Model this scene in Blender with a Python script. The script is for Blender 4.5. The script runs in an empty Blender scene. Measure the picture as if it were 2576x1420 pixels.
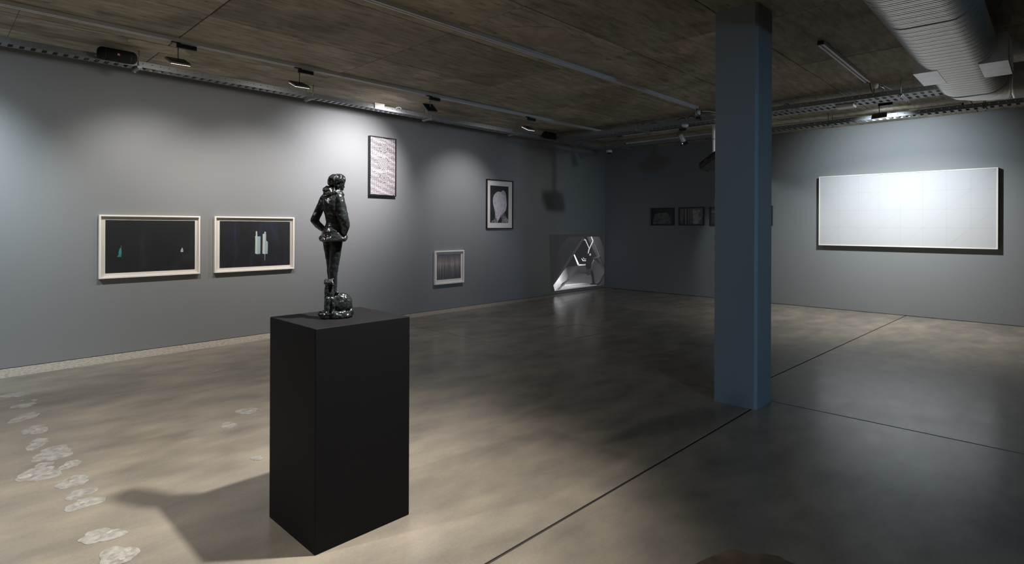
import bpy, bmesh, math, random
from mathutils import Vector, Matrix

random.seed(11)
SC = bpy.context.scene
COL = SC.collection
PI = math.pi

# ------------------------------------------------------------------ camera
# World: the far room corner is the origin, the left wall runs along -X, the
# right wall along -Y, floor at z = 0, metres.
CAM_AT = Vector((-11.656, -8.075, 1.5))
YAW, ROLL = math.radians(44.054), math.radians(0.228)
cam = bpy.data.cameras.new('camera')
cam_ob = bpy.data.objects.new('camera', cam)
COL.objects.link(cam_ob)
fw = Vector((math.cos(YAW), math.sin(YAW), 0))
rt = Vector((math.sin(YAW), -math.cos(YAW), 0))
up = Vector((0, 0, 1))
r2 = rt * math.cos(ROLL) + up * math.sin(ROLL)
u2 = up * math.cos(ROLL) - rt * math.sin(ROLL)
m = Matrix((r2, u2, -fw)).transposed().to_4x4()
m.translation = CAM_AT
cam_ob.matrix_world = m
cam.sensor_width = 36.0
cam.lens = 1423.2 / 2576 * 36
cam.shift_y = (570.5 - 710) / 2576
cam.clip_start = 0.05
SC.camera = cam_ob

# ------------------------------------------------------------------ view, world
SC.view_settings.view_transform = 'Standard'
SC.view_settings.look = 'None'
SC.view_settings.exposure = 0.08
SC.view_settings.gamma = 1.0
SC.view_settings.use_curve_mapping = False
world = bpy.data.worlds.new('world')
SC.world = world
world.use_nodes = True
world.node_tree.nodes['Background'].inputs[0].default_value = (0.02, 0.022, 0.026, 1)
world.node_tree.nodes['Background'].inputs[1].default_value = 0.3
try:
    SC.cycles.max_bounces = 8
    SC.cycles.diffuse_bounces = 5
    SC.cycles.glossy_bounces = 4
    SC.cycles.transparent_max_bounces = 8
    SC.cycles.sample_clamp_indirect = 4.0
    SC.cycles.use_denoising = True
except Exception:
    pass

# ------------------------------------------------------------------ lamps of the gallery
def spot(name, loc, target, watts, angle, blend=1.0, color=(1, 1, 1), radius=0.06):
    l = bpy.data.lights.new(name, 'SPOT')
    l.energy = watts
    l.spot_size = math.radians(angle)
    l.spot_blend = blend
    l.color = color
    l.shadow_soft_size = radius
    o = bpy.data.objects.new(name, l)
    COL.objects.link(o)
    o.location = loc
    d = Vector(target) - Vector(loc)
    o.rotation_euler = d.to_track_quat('-Z', 'Y').to_euler()
    return o

def area(name, loc, target, watts, sx, sy, color=(1, 1, 1), spread=180):
    l = bpy.data.lights.new(name, 'AREA')
    l.shape = 'RECTANGLE'
    l.size, l.size_y = sx, sy
    l.energy = watts
    l.color = color
    l.spread = math.radians(spread)
    o = bpy.data.objects.new(name, l)
    COL.objects.link(o)
    o.location = loc
    d = Vector(target) - Vector(loc)
    o.rotation_euler = d.to_track_quat('-Z', 'Y').to_euler()
    return o

WARM = (1.0, 0.92, 0.84)
COOL = (0.84, 0.94, 1.0)
LILAC = (1.0, 0.93, 0.94)
# the wall washers hanging from the track along the left wall: each a beam plus
# the soft spill of its flat diffuser
def washer(loc, target, watts, angle, spill, color):
    spot('lamp_light', loc, target, watts, angle, 1.0, color)
    area('lamp_spill', loc, (target[0], target[1], 0.9), spill, 0.15, 0.13, color)
washer((-11.75, -1.62, 3.08), (-11.90, -0.2, 1.45), 280, 98, 9, COOL)
washer((-9.93, -1.62, 3.08), (-9.75, -0.19, 1.38), 125, 92, 5, WARM)
washer((-8.67, -1.62, 3.08), (-8.60, -0.17, 1.35), 115, 92, 5, WARM)
washer((-6.79, -1.62, 3.10), (-7.15, -0.13, 2.25), 330, 90, 9, LILAC)
washer((-4.73, -1.62, 3.08), (-4.80, -0.09, 1.70), 110, 78, 3, LILAC)
# the wall washer aimed at the white panel
spot('lamp_light', (-1.95, -6.19, 3.07), (0, -6.05, 2.30), 225, 104, 1.0, COOL)
area('lamp_spill', (-1.95, -6.19, 3.07), (-0.9, -6.25, 0.0), 52, 0.15, 0.13, (1.0, 0.97, 0.92), 125)
# the barn-door spot aimed at the small dark photographs
spot('lamp_light', (-2.00, -3.18, 2.93), (0.0, -3.85, 1.0), 34, 64, 0.4, COOL, 0.03)
# the spot on the near track aimed at the bronze
spot('lamp_light', (-9.626, -6.30, 3.23), (-10.75, -5.05, 0.2), 700, 92, 1.0, (1.0, 0.95, 0.88), 0.045)
# an unseen lamp added off to the left to brighten the lower-left floor
spot('lamp_light', (-13.0, -4.8, 3.2), (-12.2, -4.4, 0.0), 360, 120, 1.0, (1.0, 0.96, 0.9))
# the blue light of a screen on the rear wall, behind and to the right
spot('screen_light', (-11.6, -13.0, 1.35), (-6.9, -6.1, 0.75), 540, 44, 1.0, (0.36, 0.67, 1.0), 0.18)
# a lamp on the far side of the duct, whose light throws the projector's shadow on the left wall
spot('lamp_light', (-3.22, -8.2, 3.20), (-1.75, -0.05, 1.55), 300, 38, 1.0, (0.95, 0.98, 1.0), 0.10)

# ------------------------------------------------------------------ drawn outlines, metres in the plane of each print

LIBERTY = [[-10.088,1.258],[-10.08,1.255],[-10.081,1.244],[-10.085,1.229],[-10.081,1.213],[-10.079,1.187],[-10.081,1.154],[-10.085,1.141],[-10.079,1.129],[-10.122,1.128],[-10.118,1.142],[-10.108,1.156],[-10.109,1.181],[-10.106,1.204],[-10.099,1.223],[-10.091,1.232],[-10.086,1.244]]
DOME = [[-9.441,1.225],[-9.438,1.213],[-9.431,1.195],[-9.429,1.167],[-9.459,1.166],[-9.457,1.193],[-9.449,1.208],[-9.445,1.215]]
TOWER_A = [[-8.535,1.422],[-8.515,1.422],[-8.513,1.358],[-8.503,1.351],[-8.47,1.354],[-8.469,1.282],[-8.471,1.111],[-8.515,1.108],[-8.542,1.118],[-8.54,1.29],[-8.542,1.355],[-8.534,1.358]]
TOWER_A_SIDE = [[-8.529,1.422],[-8.515,1.422],[-8.514,1.108],[-8.542,1.118],[-8.54,1.29],[-8.542,1.355],[-8.534,1.358]]
TOWER_B = [[-8.417,1.415],[-8.395,1.415],[-8.391,1.353],[-8.392,1.293],[-8.368,1.273],[-8.367,1.208],[-8.371,1.109],[-8.405,1.107],[-8.405,1.021],[-8.41,1.021],[-8.411,1.105],[-8.443,1.114],[-8.441,1.249],[-8.439,1.385],[-8.418,1.385]]
TOWER_B_SIDE = [[-8.417,1.415],[-8.409,1.415],[-8.411,1.105],[-8.443,1.114],[-8.441,1.249],[-8.439,1.385],[-8.418,1.385]]
BIRD = [[-3.88,1.672],[-3.886,1.752],[-3.906,1.839],[-3.937,1.926],[-3.95,1.996],[-3.944,2.058],[-3.926,2.103],[-3.895,2.144],[-3.857,2.167],[-3.832,2.184],[-3.801,2.195],[-3.769,2.194],[-3.73,2.184],[-3.711,2.196],[-3.692,2.213],[-3.666,2.224],[-3.634,2.218],[-3.601,2.193],[-3.582,2.144],[-3.568,2.091],[-3.568,2.046],[-3.558,1.992],[-3.554,1.947],[-3.567,1.875],[-3.586,1.811],[-3.638,1.774],[-3.689,1.747],[-3.728,1.71],[-3.753,1.67],[-3.778,1.638],[-3.81,1.611]]
BIRD_WING = [[-3.718,2.183],[-3.692,2.213],[-3.666,2.224],[-3.634,2.218],[-3.601,2.193],[-3.582,2.144],[-3.568,2.091],[-3.574,2.059],[-3.607,2.094],[-3.64,2.124],[-3.692,2.139]]
BIRD_FOOT_A = [[-4.018,1.574],[-3.979,1.61],[-3.917,1.632],[-3.898,1.662],[-3.842,1.66],[-3.804,1.62],[-3.81,1.576]]
BIRD_FOOT_B = [[-3.695,1.577],[-3.691,1.648],[-3.728,1.71],[-3.677,1.751],[-3.618,1.775],[-3.585,1.704],[-3.533,1.659],[-3.506,1.632],[-3.506,1.576]]
PROJ_OUT = [[-2.178,1.329],[0.002,1.321],[-0.015,0.047],[-2.106,0.057]]
PROJ = [[[[-1.468,0.336],[-1.148,0.443],[-0.781,0.462],[-0.036,0.421],[-0.034,0.193],[-1.5,0.271]],[0.05,0.035,0.03,0.03,0.045,0.1]],[[[-1.5,0.275],[-1.048,0.26],[-0.572,0.239],[-0.034,0.235],[-0.033,0.073],[-0.571,0.078],[-1.047,0.084],[-1.747,0.137],[-1.578,0.276]],[0.1,0.09,0.07,0.04,0.05,0.16,0.34,0.5,0.12]],[[[-1.685,0.151],[-1.047,0.123],[-0.501,0.099],[-0.034,0.11],[-0.033,0.073],[-1.982,0.075]],[0.55,0.5,0.16,0.05,0.1,0.25]],[[[-1.608,0.193],[-1.047,0.182],[-0.779,0.167],[-0.778,0.143],[-1.113,0.138],[-1.639,0.157]],[0.7,0.4,0.15,0.15,0.5,0.75]],[[[-1.564,0.581],[-1.149,0.599],[-0.781,0.562],[-0.78,0.382],[-1.148,0.433],[-1.531,0.292]],[0.03,0.05,0.05,0.03,0.035,0.09]],[[[-1.564,0.581],[-1.469,0.384],[-1.531,0.292],[-1.717,0.229],[-1.869,0.334],[-1.688,0.492]],[0.05,0.05,0.1,0.5,1.0,0.28]],[[[-2.033,0.205],[-1.869,0.334],[-1.717,0.229],[-1.838,0.116],[-1.982,0.075]],[0.55,1.0,0.6,0.3,0.45]],[[[-1.898,0.102],[-1.838,0.084],[-1.468,0.284],[-1.525,0.304]],[0.13,0.17,0.07,0.07]],[[[-2.033,0.205],[-1.021,1.222],[-0.921,1.261],[-1.475,1.282],[-1.783,1.082],[-2.066,0.717]],[0.016,0.024,0.026,0.026,0.016,0.014]],[[[-2.033,0.205],[-2.003,0.249],[-1.564,0.6],[-0.921,1.181],[-0.888,1.26],[-0.971,1.241],[-1.534,0.713],[-1.87,0.409]],[0.03,0.03,0.035,0.04,0.04,0.035,0.035,0.03]],[[[-0.921,1.181],[-0.82,1.259],[-0.782,0.661],[-1.05,0.624],[-1.28,0.857]],[0.014,0.014,0.014,0.014,0.014]],[[[-0.785,1.179],[-0.579,1.156],[-0.036,0.504],[-0.433,0.443],[-0.782,0.661]],[0.016,0.018,0.02,0.025,0.016]],[[[-0.786,1.267],[-0.632,1.265],[-0.366,0.908],[-0.074,0.568],[-0.165,0.552],[-0.507,0.932]],[0.05,0.12,0.07,0.03,0.03,0.05]],[[[-0.579,1.265],[-0.26,1.262],[-0.04,0.961],[-0.037,0.546]],[0.075,0.05,0.028,0.03]],[[[-0.609,0.573],[-0.435,0.707],[-0.036,0.504],[-0.035,0.359],[-0.343,0.173],[-0.449,0.14],[-0.573,0.33]],[0.06,0.04,0.035,0.06,0.05,0.05,0.03]],[[[-0.035,0.338],[-0.033,0.073],[-0.36,0.08],[-0.253,0.146]],[0.03,0.03,0.035,0.03]],[[[-0.519,1.145],[-0.502,1.149],[-0.235,0.785],[-0.257,0.778]],[0.2,0.22,0.16,0.16]],[[[-1.293,0.854],[-1.258,0.864],[-1.09,0.639],[-1.129,0.602]],[0.9,1.1,1.3,1.1]],[[[-1.116,0.594],[-1.077,0.627],[-0.917,0.616],[-0.822,0.619],[-0.822,0.591]],[0.7,0.9,0.55,0.6,0.5]],[[[-0.995,0.759],[-0.965,0.758],[-0.918,0.713],[-0.803,0.708],[-0.803,0.69],[-0.938,0.696]],[0.8,0.8,0.8,0.8,0.8,0.8]],[[[-0.935,0.783],[-0.911,0.782],[-0.877,0.749],[-0.803,0.746],[-0.803,0.732],[-0.894,0.735]],[0.5,0.5,0.5,0.5,0.5,0.5]],[[[-0.911,1.181],[-0.86,1.22],[-0.82,1.196],[-0.847,1.176]],[0.3,0.5,0.5,0.35]],[[[-0.853,1.196],[-0.82,1.2],[-0.678,1.001],[-0.699,0.996]],[0.6,0.65,0.8,0.7]],[[[-0.614,1.269],[-0.583,1.269],[-0.512,1.175],[-0.533,1.145]],[0.9,0.9,0.9,0.9]],[[[-0.537,1.172],[-0.509,1.151],[-0.613,1.036],[-0.671,0.957],[-0.708,0.858],[-0.742,0.859],[-0.709,0.968],[-0.64,1.047]],[0.75,0.7,0.7,0.65,0.55,0.5,0.6,0.7]],[[[-0.603,0.593],[-0.499,0.714],[-0.463,0.704],[-0.575,0.596]],[0.12,0.22,0.2,0.1]],[[[-0.749,0.859],[-0.663,0.887],[-0.577,0.874],[-0.534,0.792],[-0.568,0.652],[-0.602,0.533],[-0.729,0.479],[-0.815,0.533],[-0.816,0.683],[-0.783,0.801]],[0.012,0.014,0.016,0.016,0.014,0.014,0.014,0.014,0.012,0.012]],[[[-0.68,0.847],[-0.653,0.866],[-0.611,0.863],[-0.597,0.83],[-0.632,0.799],[-0.673,0.813]],[0.25,0.5,0.4,0.2,0.12,0.25]],[[[-0.569,0.763],[-0.365,0.78],[-0.243,0.796],[-0.243,0.775],[-0.393,0.74],[-0.548,0.716]],[0.03,0.06,0.13,0.13,0.045,0.025]],[[[-0.808,0.493],[-0.609,0.503],[-0.532,0.448],[-0.573,0.37],[-0.729,0.343],[-0.814,0.404]],[0.03,0.035,0.035,0.028,0.025,0.025]],[[[-0.609,0.483],[-0.518,0.427],[-0.489,0.345],[-0.46,0.201],[-0.431,0.138],[-0.367,0.118],[-0.388,0.099],[-0.655,0.122],[-0.641,0.137],[-0.551,0.151],[-0.573,0.269],[-0.615,0.373]],[0.014,0.014,0.014,0.014,0.014,0.014,0.014,0.014,0.014,0.014,0.014,0.014]],[[[-0.413,0.107],[-0.253,0.146],[-0.035,0.349],[-0.035,0.314],[-0.216,0.123],[-0.324,0.086]],[0.014,0.014,0.014,0.014,0.014,0.014]]]
PATCHES = [[-11.101,-2.703,0.074,0.115,-0.353],[-11.128,-3.052,0.06,0.11,-0.264],[-11.078,-3.343,0.114,0.124,-0.485],[-11.031,-3.638,0.054,0.067,-0.436],[-11.145,-3.522,0.041,0.046,-0.487],[-11.186,-3.675,0.114,0.106,-0.537],[-11.059,-3.947,0.084,0.077,-0.531],[-11.054,-4.155,0.069,0.065,-0.525],[-11.06,-4.311,0.082,0.071,-0.547],[-11.066,-4.762,0.083,0.078,-0.524],[-11.053,-5.015,0.07,0.097,-0.376],[-11.107,-1.477,0.094,0.093,-0.52],[-11.096,-1.913,0.07,0.082,-0.471],[-11.126,-2.298,0.083,0.108,-0.431],[-9.855,-3.365,0.07,0.086,-0.384],[-10.08,-3.605,0.059,0.066,-0.43],[-9.586,-1.837,0.022,0.036,-0.246],[-11.016,-1.796,0.025,0.029,-0.476],[-11.096,-1.746,0.016,0.029,-0.276],[-10.173,-4.361,0.038,0.041,-0.433]]
BROWN = [[-9.3,-6.91],[-9.232,-6.924],[-9.147,-6.95],[-9.058,-6.977],[-9.029,-7.015],[-9.029,-7.057],[-8.974,-7.117],[-8.952,-7.158],[-8.962,-7.191],[-8.963,-7.249],[-9.127,-7.376],[-9.536,-6.958]]
HATCH = [[-5.576,-2.654],[-5.547,-3.418],[-4.651,-3.437],[-4.705,-2.722]]
# ------------------------------------------------------------------ helpers
def link(o, parent=None):
    COL.objects.link(o)
    if parent is not None:
        o.parent = parent
    return o

def mesh_obj(name, verts, faces, mat, parent=None, idx=None, smooth=False):
    me = bpy.data.meshes.new(name)
    me.from_pydata([tuple(v) for v in verts], [], faces)
    mats = mat if isinstance(mat, (list, tuple)) else [mat]
    for k in mats:
        me.materials.append(k)
    if idx:
        for p, i in zip(me.polygons, idx):
            p.material_index = i
    if smooth:
        for p in me.polygons:
            p.use_smooth = True
    me.update()
    return link(bpy.data.objects.new(name, me), parent)

def bm_obj(name, bm, mat, parent=None, smooth=False, bevel=0.0, segs=2):
    bmesh.ops.recalc_face_normals(bm, faces=bm.faces[:])
    me = bpy.data.meshes.new(name)
    bm.to_mesh(me)
    bm.free()
    mats = mat if isinstance(mat, (list, tuple)) else [mat]
    for k in mats:
        me.materials.append(k)
    if smooth:
        for p in me.polygons:
            p.use_smooth = True
    o = link(bpy.data.objects.new(name, me), parent)
    if bevel > 0:
        b = o.modifiers.new('bevel', 'BEVEL')
        b.width, b.segments, b.limit_method = bevel, segs, 'ANGLE'
    return o

def thing(name, label, cat, loc=(0, 0, 0), rotz=0.0, group=None):
    o = bpy.data.objects.new(name, None)
    o.empty_display_size = 0.1
    COL.objects.link(o)
    o.location = loc
    o.rotation_euler = (0, 0, rotz)
    o['label'], o['category'] = label, cat
    if group:
        o['group'] = group
    return o

def tag(o, label, cat, group=None):
    o['label'], o['category'] = label, cat
    if group:
        o['group'] = group
    return o

def structure(o):
    o['kind'] = 'structure'
    return o

def add_box(bm, lo, hi, mtx=None):
    vs = [Vector((x, y, z)) for z in (lo[2], hi[2]) for y in (lo[1], hi[1]) for x in (lo[0], hi[0])]
    if mtx is not None:
        vs = [mtx @ v for v in vs]
    b = [bm.verts.new(v) for v in vs]
    for f in ((0, 2, 3, 1), (4, 5, 7, 6), (0, 1, 5, 4), (1, 3, 7, 5), (3, 2, 6, 7), (2, 0, 4, 6)):
        bm.faces.new([b[i] for i in f])

def box(name, lo, hi, mat, parent=None, bevel=0.0, mtx=None):
    bm = bmesh.new()
    add_box(bm, lo, hi, mtx)
    return bm_obj(name, bm, mat, parent, bevel=bevel)

def add_rings(bm, rings, cap=True, closed=True):
    vr = [[bm.verts.new(p) for p in r] for r in rings]
    n = len(vr[0])
    for a, b in zip(vr, vr[1:]):
        for i in range(n if closed else n - 1):
            j = (i + 1) % n
            bm.faces.new((a[i], a[j], b[j], b[i]))
    if cap:
        bm.faces.new(vr[0][::-1])
        bm.faces.new(vr[-1])

def frame_of(d):
    d = d.normalized()
    h = Vector((0, 0, 1)) if abs(d.z) < 0.95 else Vector((1, 0, 0))
    x = d.cross(h).normalized()
    return x, d.cross(x).normalized()

def add_tube(bm, pts, r, n=10):
    pts = [Vector(p) for p in pts]
    rs = r if isinstance(r, (list, tuple)) else [r] * len(pts)
    rings, px = [], None
    for i, p in enumerate(pts):
        d = pts[min(i + 1, len(pts) - 1)] - pts[max(i - 1, 0)]
        x, y = frame_of(d)
        if px is not None:
            x = (px - d.normalized() * px.dot(d.normalized())).normalized()
            y = d.normalized().cross(x)
        px = x
        rings.append([p + (x * math.cos(t) + y * math.sin(t)) * rs[i] for t in [2 * PI * k / n for k in range(n)]])
    add_rings(bm, rings)

def tube(name, pts, r, mat, parent=None, n=10):
    bm = bmesh.new()
    add_tube(bm, pts, r, n)
    return bm_obj(name, bm, mat, parent, smooth=True)

def spline(pts, k=6):
    P = [Vector(p) for p in pts]
    out = []
    for i in range(len(P) - 1):
        a, b, c, d = P[max(i - 1, 0)], P[i], P[i + 1], P[min(i + 2, len(P) - 1)]
        for j in range(k):
            t = j / k
            out.append(0.5 * ((2 * b) + (c - a) * t + (2 * a - 5 * b + 4 * c - d) * t * t + (3 * b - a - 3 * c + d) * t ** 3))
    out.append(P[-1])
    return out

def lathe(name, prof, mat, parent=None, n=24, mtx=None, bm=None):
    own = bm is None
    bm = bm or bmesh.new()
    rings = [[Vector((r * math.cos(2 * PI * k / n), r * math.sin(2 * PI * k / n), z)) for k in range(n)] for r, z in prof]
    if mtx is not None:
        rings = [[mtx @ v for v in r] for r in rings]
    add_rings(bm, rings)
    if own:
        return bm_obj(name, bm, mat, parent, smooth=False, bevel=0)

# ------------------------------------------------------------------ materials
def new_mat(name):
    mt = bpy.data.materials.new(name)
    mt.use_nodes = True
    nt = mt.node_tree
    return mt, nt, nt.nodes['Principled BSDF']

def plain(name, col, rough=0.5, metal=0.0, spec=0.5, bump=0.0, bscale=60.0, vary=0.0):
    mt, nt, b = new_mat(name)
    b.inputs['Base Color'].default_value = (*col, 1)
    b.inputs['Roughness'].default_value = rough
    b.inputs['Metallic'].default_value = metal
    b.inputs['Specular IOR Level'].default_value = spec
    if bump or vary:
        tc = nt.nodes.new('ShaderNodeTexCoord')
        n = nt.nodes.new('ShaderNodeTexNoise')
        n.inputs['Scale'].default_value = bscale
        n.inputs['Detail'].default_value = 4
        nt.links.new(tc.outputs['Object'], n.inputs['Vector'])
        if bump:
            bp = nt.nodes.new('ShaderNodeBump')
            bp.inputs['Strength'].default_value = bump
            bp.inputs['Distance'].default_value = 0.01
            nt.links.new(n.outputs['Fac'], bp.inputs['Height'])
            nt.links.new(bp.outputs['Normal'], b.inputs['Normal'])
        if vary:
            mx = nt.nodes.new('ShaderNodeMix')
            mx.data_type = 'RGBA'
            mx.inputs['A'].default_value = (*[c * (1 - vary) for c in col], 1)
            mx.inputs['B'].default_value = (*[min(1, c * (1 + vary)) for c in col], 1)
            nt.links.new(n.outputs['Fac'], mx.inputs['Factor'])
            nt.links.new(mx.outputs['Result'], b.inputs['Base Color'])
    return mt

def emitter(name, col, strength):
    mt, nt, b = new_mat(name)
    b.inputs['Base Color'].default_value = (*[c * 0.3 for c in col], 1)
    b.inputs['Emission Color'].default_value = (*col, 1)
    b.inputs['Emission Strength'].default_value = strength
    return mt

def N(nt, kind, **kw):
    n = nt.nodes.new(kind)
    for k, v in kw.items():
        if k in n.inputs:
            n.inputs[k].default_value = v
        else:
            setattr(n, k, v)
    return n

def ramp(nt, src, stops):
    r = nt.nodes.new('ShaderNodeValToRGB')
    cr = r.color_ramp
    while len(cr.elements) < len(stops):
        cr.elements.new(0.5)
    for e, (p, c) in zip(cr.elements, stops):
        e.position = p
        e.color = (*c, 1) if isinstance(c, (tuple, list)) else (c, c, c, 1)
    nt.links.new(src, r.inputs['Fac'])
    return r.outputs['Color']

def mixc(nt, fac, a, b, mode='MIX'):
    mx = nt.nodes.new('ShaderNodeMix')
    mx.data_type = 'RGBA'
    mx.blend_type = mode
    for sock, v in (('Factor', fac), ('A', a), ('B', b)):
        if isinstance(v, bpy.types.NodeSocket):
            nt.links.new(v, mx.inputs[sock])
        elif sock == 'Factor':
            mx.inputs[sock].default_value = v
        else:
            mx.inputs[sock].default_value = (*v, 1)
    return mx.outputs['Result']

def concrete_floor():
    mt, nt, b = new_mat('polished_concrete')
    g = N(nt, 'ShaderNodeNewGeometry')
    oi = N(nt, 'ShaderNodeObjectInfo')
    mp = N(nt, 'ShaderNodeMapping')
    nt.links.new(g.outputs['Position'], mp.inputs['Vector'])
    mp.inputs['Rotation'].default_value = (0, 0, math.radians(35))
    mp.inputs['Scale'].default_value = (1.0, 1.9, 1.0)
    big = N(nt, 'ShaderNodeTexNoise', Scale=0.8, Detail=5, Roughness=0.55, Distortion=0.3)
    mid = N(nt, 'ShaderNodeTexNoise', Scale=2.2, Detail=4, Roughness=0.5, Distortion=0.1)
    fine = N(nt, 'ShaderNodeTexNoise', Scale=70, Detail=4, Roughness=0.7)
    for n in (big, mid):
        nt.links.new(mp.outputs['Vector'], n.inputs['Vector'])
    nt.links.new(g.outputs['Position'], fine.inputs['Vector'])
    c1 = ramp(nt, big.outputs['Fac'], [(0.3, (0.215, 0.195, 0.163)), (0.5, (0.275, 0.243, 0.198)), (0.7, (0.335, 0.295, 0.24))])
    c2 = ramp(nt, mid.outputs['Fac'], [(0.25, (0.70, 0.71, 0.74)), (0.5, (0.95, 0.95, 0.95)), (0.75, (1.2, 1.18, 1.13))])
    c = mixc(nt, 1.0, c1, c2, 'MULTIPLY')
    c3 = ramp(nt, fine.outputs['Fac'], [(0.3, 0.86), (0.6, 1.05)])
    c = mixc(nt, 0.7, c, c3, 'MULTIPLY')
    nt.links.new(c, b.inputs['Base Color'])
    rg = ramp(nt, mid.outputs['Fac'], [(0.3, 0.19), (0.7, 0.26)])
    nt.links.new(rg, b.inputs['Roughness'])
    b.inputs['Specular IOR Level'].default_value = 0.5
    return mt

def concrete_ceiling():
    mt, nt, b = new_mat('board_marked_concrete')
    g = N(nt, 'ShaderNodeNewGeometry')
    oi = N(nt, 'ShaderNodeObjectInfo')
    add = N(nt, 'ShaderNodeVectorMath', operation='MULTIPLY_ADD')
    cmb = N(nt, 'ShaderNodeCombineXYZ')
    nt.links.new(oi.outputs['Random'], cmb.inputs['X'])
    nt.links.new(oi.outputs['Random'], cmb.inputs['Y'])
    nt.links.new(cmb.outputs['Vector'], add.inputs[0])
    add.inputs[1].default_value = (3, 5, 0)
    nt.links.new(g.outputs['Position'], add.inputs[2])
    mp = N(nt, 'ShaderNodeMapping')
    nt.links.new(add.outputs['Vector'], mp.inputs['Vector'])
    mp.inputs['Scale'].default_value = (1.0, 5.0, 1.0)
    grain = N(nt, 'ShaderNodeTexNoise', Scale=3.0, Detail=7, Roughness=0.68, Distortion=0.6)
    nt.links.new(mp.outputs['Vector'], grain.inputs['Vector'])
    blot = N(nt, 'ShaderNodeTexNoise', Scale=1.1, Detail=5, Roughness=0.6, Distortion=0.7)
    nt.links.new(add.outputs['Vector'], blot.inputs['Vector'])
    mp2 = N(nt, 'ShaderNodeMapping')
    mp2.inputs['Scale'].default_value = (1.0, 2.6, 1.0)
    nt.links.new(add.outputs['Vector'], mp2.inputs['Vector'])
    pit = N(nt, 'ShaderNodeTexNoise', Scale=9.0, Detail=3, Roughness=0.5)
    nt.links.new(mp2.outputs['Vector'], pit.inputs['Vector'])
    c1 = ramp(nt, blot.outputs['Fac'], [(0.3, (0.225, 0.205, 0.155)), (0.47, (0.33, 0.298, 0.228)), (0.55, (0.36, 0.318, 0.245)), (0.70, (0.50, 0.435, 0.342))])
    c2 = ramp(nt, grain.outputs['Fac'], [(0.3, 0.5), (0.5, 0.98), (0.7, 1.3)])
    c = mixc(nt, 1.0, c1, c2, 'MULTIPLY')
    c3 = ramp(nt, pit.outputs['Fac'], [(0.26, 0.25), (0.33, 1.0)])
    c = mixc(nt, 0.8, c, c3, 'MULTIPLY')
    t = ramp(nt, oi.outputs['Random'], [(0.0, 0.86), (1.0, 1.12)])
    c = mixc(nt, 1.0, c, t, 'MULTIPLY')
    nt.links.new(c, b.inputs['Base Color'])
    b.inputs['Roughness'].default_value = 0.8
    b.inputs['Specular IOR Level'].default_value = 0.25
    bp = N(nt, 'ShaderNodeBump', Strength=0.35, Distance=0.004)
    nt.links.new(grain.outputs['Fac'], bp.inputs['Height'])
    nt.links.new(bp.outputs['Normal'], b.inputs['Normal'])
    return mt

def speckled(name, ca, cb, scale, rough, detail=6, lo=0.38, hi=0.62, stretch=(1, 1, 1)):
    mt, nt, b = new_mat(name)
    g = N(nt, 'ShaderNodeNewGeometry')
    mp = N(nt, 'ShaderNodeMapping')
    mp.inputs['Scale'].default_value = stretch
    nt.links.new(g.outputs['Position'], mp.inputs['Vector'])
    n = N(nt, 'ShaderNodeTexNoise', Scale=scale, Detail=detail, Roughness=0.65, Distortion=0.5)
    nt.links.new(mp.outputs['Vector'], n.inputs['Vector'])
    nt.links.new(ramp(nt, n.outputs['Fac'], [(lo, ca), (hi, cb)]), b.inputs['Base Color'])
    b.inputs['Roughness'].default_value = rough
    return mt

def stripes():
    mt, nt, b = new_mat('striped_print')
    tc = N(nt, 'ShaderNodeTexCoord')
    sep = N(nt, 'ShaderNodeSeparateXYZ')
    nt.links.new(tc.outputs['Object'], sep.inputs['Vector'])
    mp = N(nt, 'ShaderNodeMapping')
    mp.inputs['Scale'].default_value = (85, 1, 1.6)
    nt.links.new(tc.outputs['Object'], mp.inputs['Vector'])
    n = N(nt, 'ShaderNodeTexNoise', Scale=1.0, Detail=3, Roughness=0.6)
    nt.links.new(mp.outputs['Vector'], n.inputs['Vector'])
    st = ramp(nt, n.outputs['Fac'], [(0.3, 0.35), (0.5, 0.85), (0.66, 1.7)])
    mr = N(nt, 'ShaderNodeMapRange')
    mr.inputs['From Min'].default_value = 0.08
    mr.inputs['From Max'].default_value = 0.535
    nt.links.new(sep.outputs['Z'], mr.inputs['Value'])
    w = N(nt, 'ShaderNodeMath', operation='MULTIPLY_ADD')
    nt.links.new(n.outputs['Fac'], w.inputs[0])
    w.inputs[1].default_value = 0.35
    sub = N(nt, 'ShaderNodeMath', operation='SUBTRACT')
    nt.links.new(mr.outputs['Result'], sub.inputs[0])
    sub.inputs[1].default_value = 0.17
    nt.links.new(sub.outputs['Value'], w.inputs[2])
    grad = ramp(nt, w.outputs['Value'], [(0.0, (0.05, 0.06, 0.085)), (0.2, (0.10, 0.105, 0.125)), (0.45, (0.19, 0.175, 0.18)), (0.62, (0.34, 0.29, 0.275)), (0.82, (0.22, 0.18, 0.18)), (1.0, (0.09, 0.09, 0.115))])
    nt.links.new(mixc(nt, 1.0, grad, st, 'MULTIPLY'), b.inputs['Base Color'])
    b.inputs['Roughness'].default_value = 0.6
    return mt

def noisy_print(name, stops, scale, stretch=(1, 1, 1), distort=1.5):
    mt, nt, b = new_mat(name)
    tc = N(nt, 'ShaderNodeTexCoord')
    mp = N(nt, 'ShaderNodeMapping')
    mp.inputs['Scale'].default_value = stretch
    nt.links.new(tc.outputs['Object'], mp.inputs['Vector'])
    n = N(nt, 'ShaderNodeTexNoise', Scale=scale, Detail=5, Roughness=0.6, Distortion=distort)
    nt.links.new(mp.outputs['Vector'], n.inputs['Vector'])
    nt.links.new(ramp(nt, n.outputs['Fac'], stops), b.inputs['Base Color'])
    b.inputs['Roughness'].default_value = 0.6
    return mt

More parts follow.
